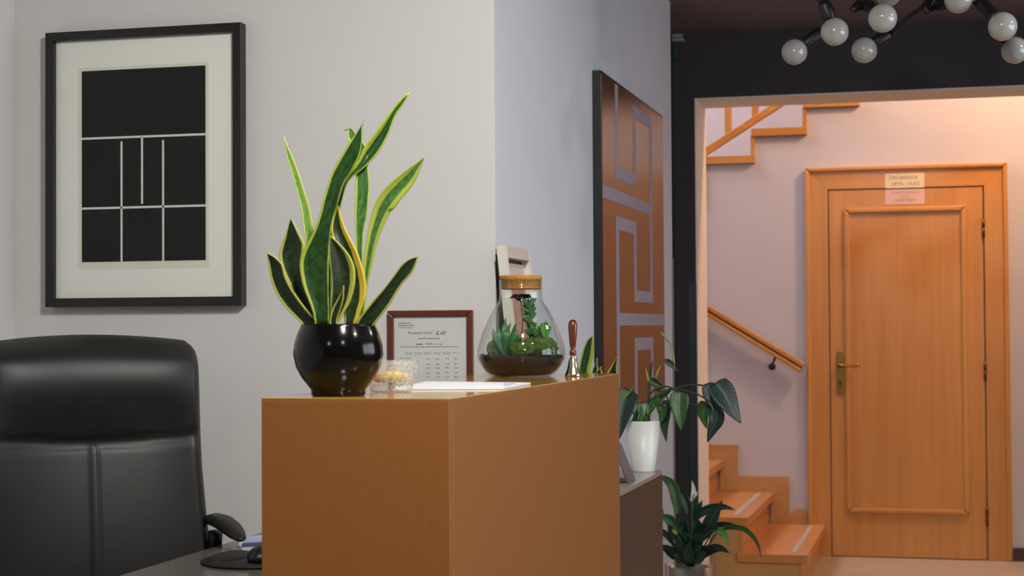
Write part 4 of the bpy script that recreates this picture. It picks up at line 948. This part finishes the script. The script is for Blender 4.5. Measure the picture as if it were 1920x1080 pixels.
lleaf([(440, 935), (530, 850), (630, 822), (728, 868)], 88, 'lf_dark', -.05, -.1)
lleaf([(470, 760), (500, 700), (560, 655), (640, 640)], 80, 'lf_dark', -.03, -.05)
lleaf([(220, 930), (185, 860), (140, 825), (60, 800)], 88, 'lf_dark', -.02, -.04)
lleaf([(250, 650), (190, 580), (140, 545), (60, 540)], 95, 'lf_mid', .0, -.02)
lleaf([(215, 800), (160, 720), (110, 670), (60, 640)], 58, 'lf_dark', .02, .04)
lleaf([(330, 940), (300, 820), (260, 720), (215, 640)], 110, 'lf_dark', -.04, -.08)
lleaf([(380, 950), (400, 830), (440, 750), (510, 700)], 135, 'lf_dark', -.05, -.1)
lleaf([(340, 950), (345, 840), (335, 760), (320, 680)], 110, 'lf_deep', -.02, -.05)
lleaf([(420, 960), (450, 880), (490, 830), (530, 800)], 90, 'lf_dark', -.06, -.1)
lleaf([(300, 950), (265, 860), (235, 810), (190, 790)], 85, 'lf_deep', -.05, -.08)
lleaf([(390, 900), (385, 800), (375, 690), (400, 590)], 95, 'lf_dark', .0, .02)
lleaf([(300, 860), (270, 760), (255, 690), (290, 620)], 90, 'lf_mid', .01, .0)
for pts, wd, mt, dy in (([(350, 970), (300, 880), (270, 800), (260, 730)], 100, 'lf_dark', -.07), ([(370, 970), (380, 900), (420, 850), (470, 790)], 110, 'lf_deep', -.07), ([(360, 960), (350, 900), (345, 840), (360, 770)], 110, 'lf_dark', -.08),
        ([(320, 960), (280, 920), (250, 890), (205, 880)], 70, 'lf_dark', -.07), ([(400, 965), (440, 930), (480, 880), (500, 850)], 80, 'lf_dark', -.08), ([(340, 800), (320, 700), (300, 620), (330, 540)], 80, 'lf_deep', .03),
        ([(400, 800), (430, 690), (450, 620), (440, 560)], 75, 'lf_dark', .02), ([(260, 760), (210, 700), (180, 640), (160, 600)], 70, 'lf_dark', -.03)):
    lleaf(pts, wd, mt, dy, dy-.03)
lstem([(370, 990), (380, 700), (383, 400)], .0028, .0, mat='lf_stem')
sa = leaf_path('spathe', zl([(372, 395), (392, 340), (395, 280), (380, 203)]), 46/4.909, M['spathe'], ll, 'lance', .3, .2)
leaf_path('spathe', zl([(405, 350), (415, 325), (425, 305)]), 30/4.909, M['spathe'], ll, 'lance', .3, 0)
tube('spadix', [PY(*q) for q in zl([(390, 380), (396, 330)], -.01)], .003, M['lf_yellow'], ll, 8)
leaf_path('spathe', zl([(245, 690), (222, 672), (200, 648)], -.08), 38/4.909, M['lf_yellow'], ll, 'lance', .3, 0)
lstem([(360, 990), (300, 800), (240, 690)], .0025, -.03, -.08, 'lf_stem')
lstem([(120, 520), (110, 470), (92, 400)], .002, .03)

# ------------------------------------------------------------------ branching ceiling lamp with globe bulbs
def at(x, y, dist): v = ray(x, y); return CAM+v*dist
hub = at(1700, -70, 4.85)
lp = empty('branch_lamp', (hub.x, hub.y, ZC), 'black branching ceiling lamp with frosted globe bulbs', 'lamp')
lathe('ceiling_rose', [(.06, -.025), (.065, -.02), (.065, 0)], (hub.x, hub.y, ZC), M['lampblack'], lp, 28)
tube('drop_rod', [(hub.x, hub.y, ZC-.02), hub], .010, M['lampblack'], lp, 10)
blob('hub', hub, .03, .03, .03, M['lampblack'], lp, 0, 2)
BR = .040
# bulb centre px, radius px, socket-end px, further joints px
arms = [((1489.5, 97.5), 24, (1543, 58), [(1560, 20), (1540, -15)]),
        ((1565, 59.5), 26, (1549, 18), [(1530, -12), (1590, -30)]),
        ((1655, 34), 27, (1622, 8), [(1600, 17), (1640, -25)]),
        ((1620.5, 94), 24, (1670, 62), [(1704, 33), (1735, 5), (1730, -30)]),
        ((1665, -12), 24, (1640, -40), [(1660, -60)]),
        ((1797, -2), 26.5, (1757, 12), [(1735, 20), (1745, -20)]),
        ((1880, 49.5), 27, (1836, 3), [(1790, -5), (1740, -35)]),
        ((1903, 94), 25, (1870, 55), [(1835, 0), (1780, -40)]),
        ((1840, -70), 25, (1800, -80), [(1750, -70)]),
        ((1590, -100), 25, (1630, -90), [(1670, -80)])]
for (bc, rpx, se, js) in arms:
    dist = BR*F/rpx; c = at(*bc, dist); e = at(*se, dist*(1.0 if rpx < 26.5 else 1.02)); dvec = (c-e).normalized()
    e = c-dvec*max((c-e).length, BR+.055)
    ar = tube('arm', [e]+[at(*q, dist+(4.85-dist)*(k+1)/(len(js)+1)) for k, q in enumerate(js)]+[hub], [.0105, .0075], M['lampblack'], lp, 10, 20)
    L_ = (c-e).length-BR+.006
    sk = lathe('socket', [(.011, 0), (.019, .008), (.0205, .014), (.0205, L_-.010), (.019, L_-.004), (.0165, L_-.004)], e, M['lampblack'], ar, 20, axis=dvec)
    prof = [(.0135, -.052), (.014, -.044)]+[(BR*math.sin(t), -BR*math.cos(t)) for t in [.36+(math.pi-.36)*k/18 for k in range(19)]]
    lathe('bulb', prof, c, M['bulb'], ar, 28, axis=dvec)

# ------------------------------------------------------------------ sensor and exit sign at the top corner
sn = PY(1272, 60, YC0-.03)
se_ = empty('wall_sensor', (sn.x, YC0, sn.z-.03), 'small grey sensor box high on the black wall by the corner', 'sensor')
box('housing', sn.x-.03, sn.x+.020, YC0-.05, YC0, sn.z-.028, sn.z+.03, M['sensor'], se_, .005)
box('sensor_lip', sn.x-.03, sn.x+.027, YC0-.055, YC0, sn.z-.045, sn.z-.030, M['sensor'], se_, .004)
e1 = PY(1265, 92, YC0-.02)
ex = box('exit_sign', e1.x-.12, e1.x+.012, YC0-.02, YC0, e1.z-.05, e1.z+.04, M['sign_green'], None, .004); tag(ex, 'dark green sign half hidden behind the corner below the sensor', 'sign')
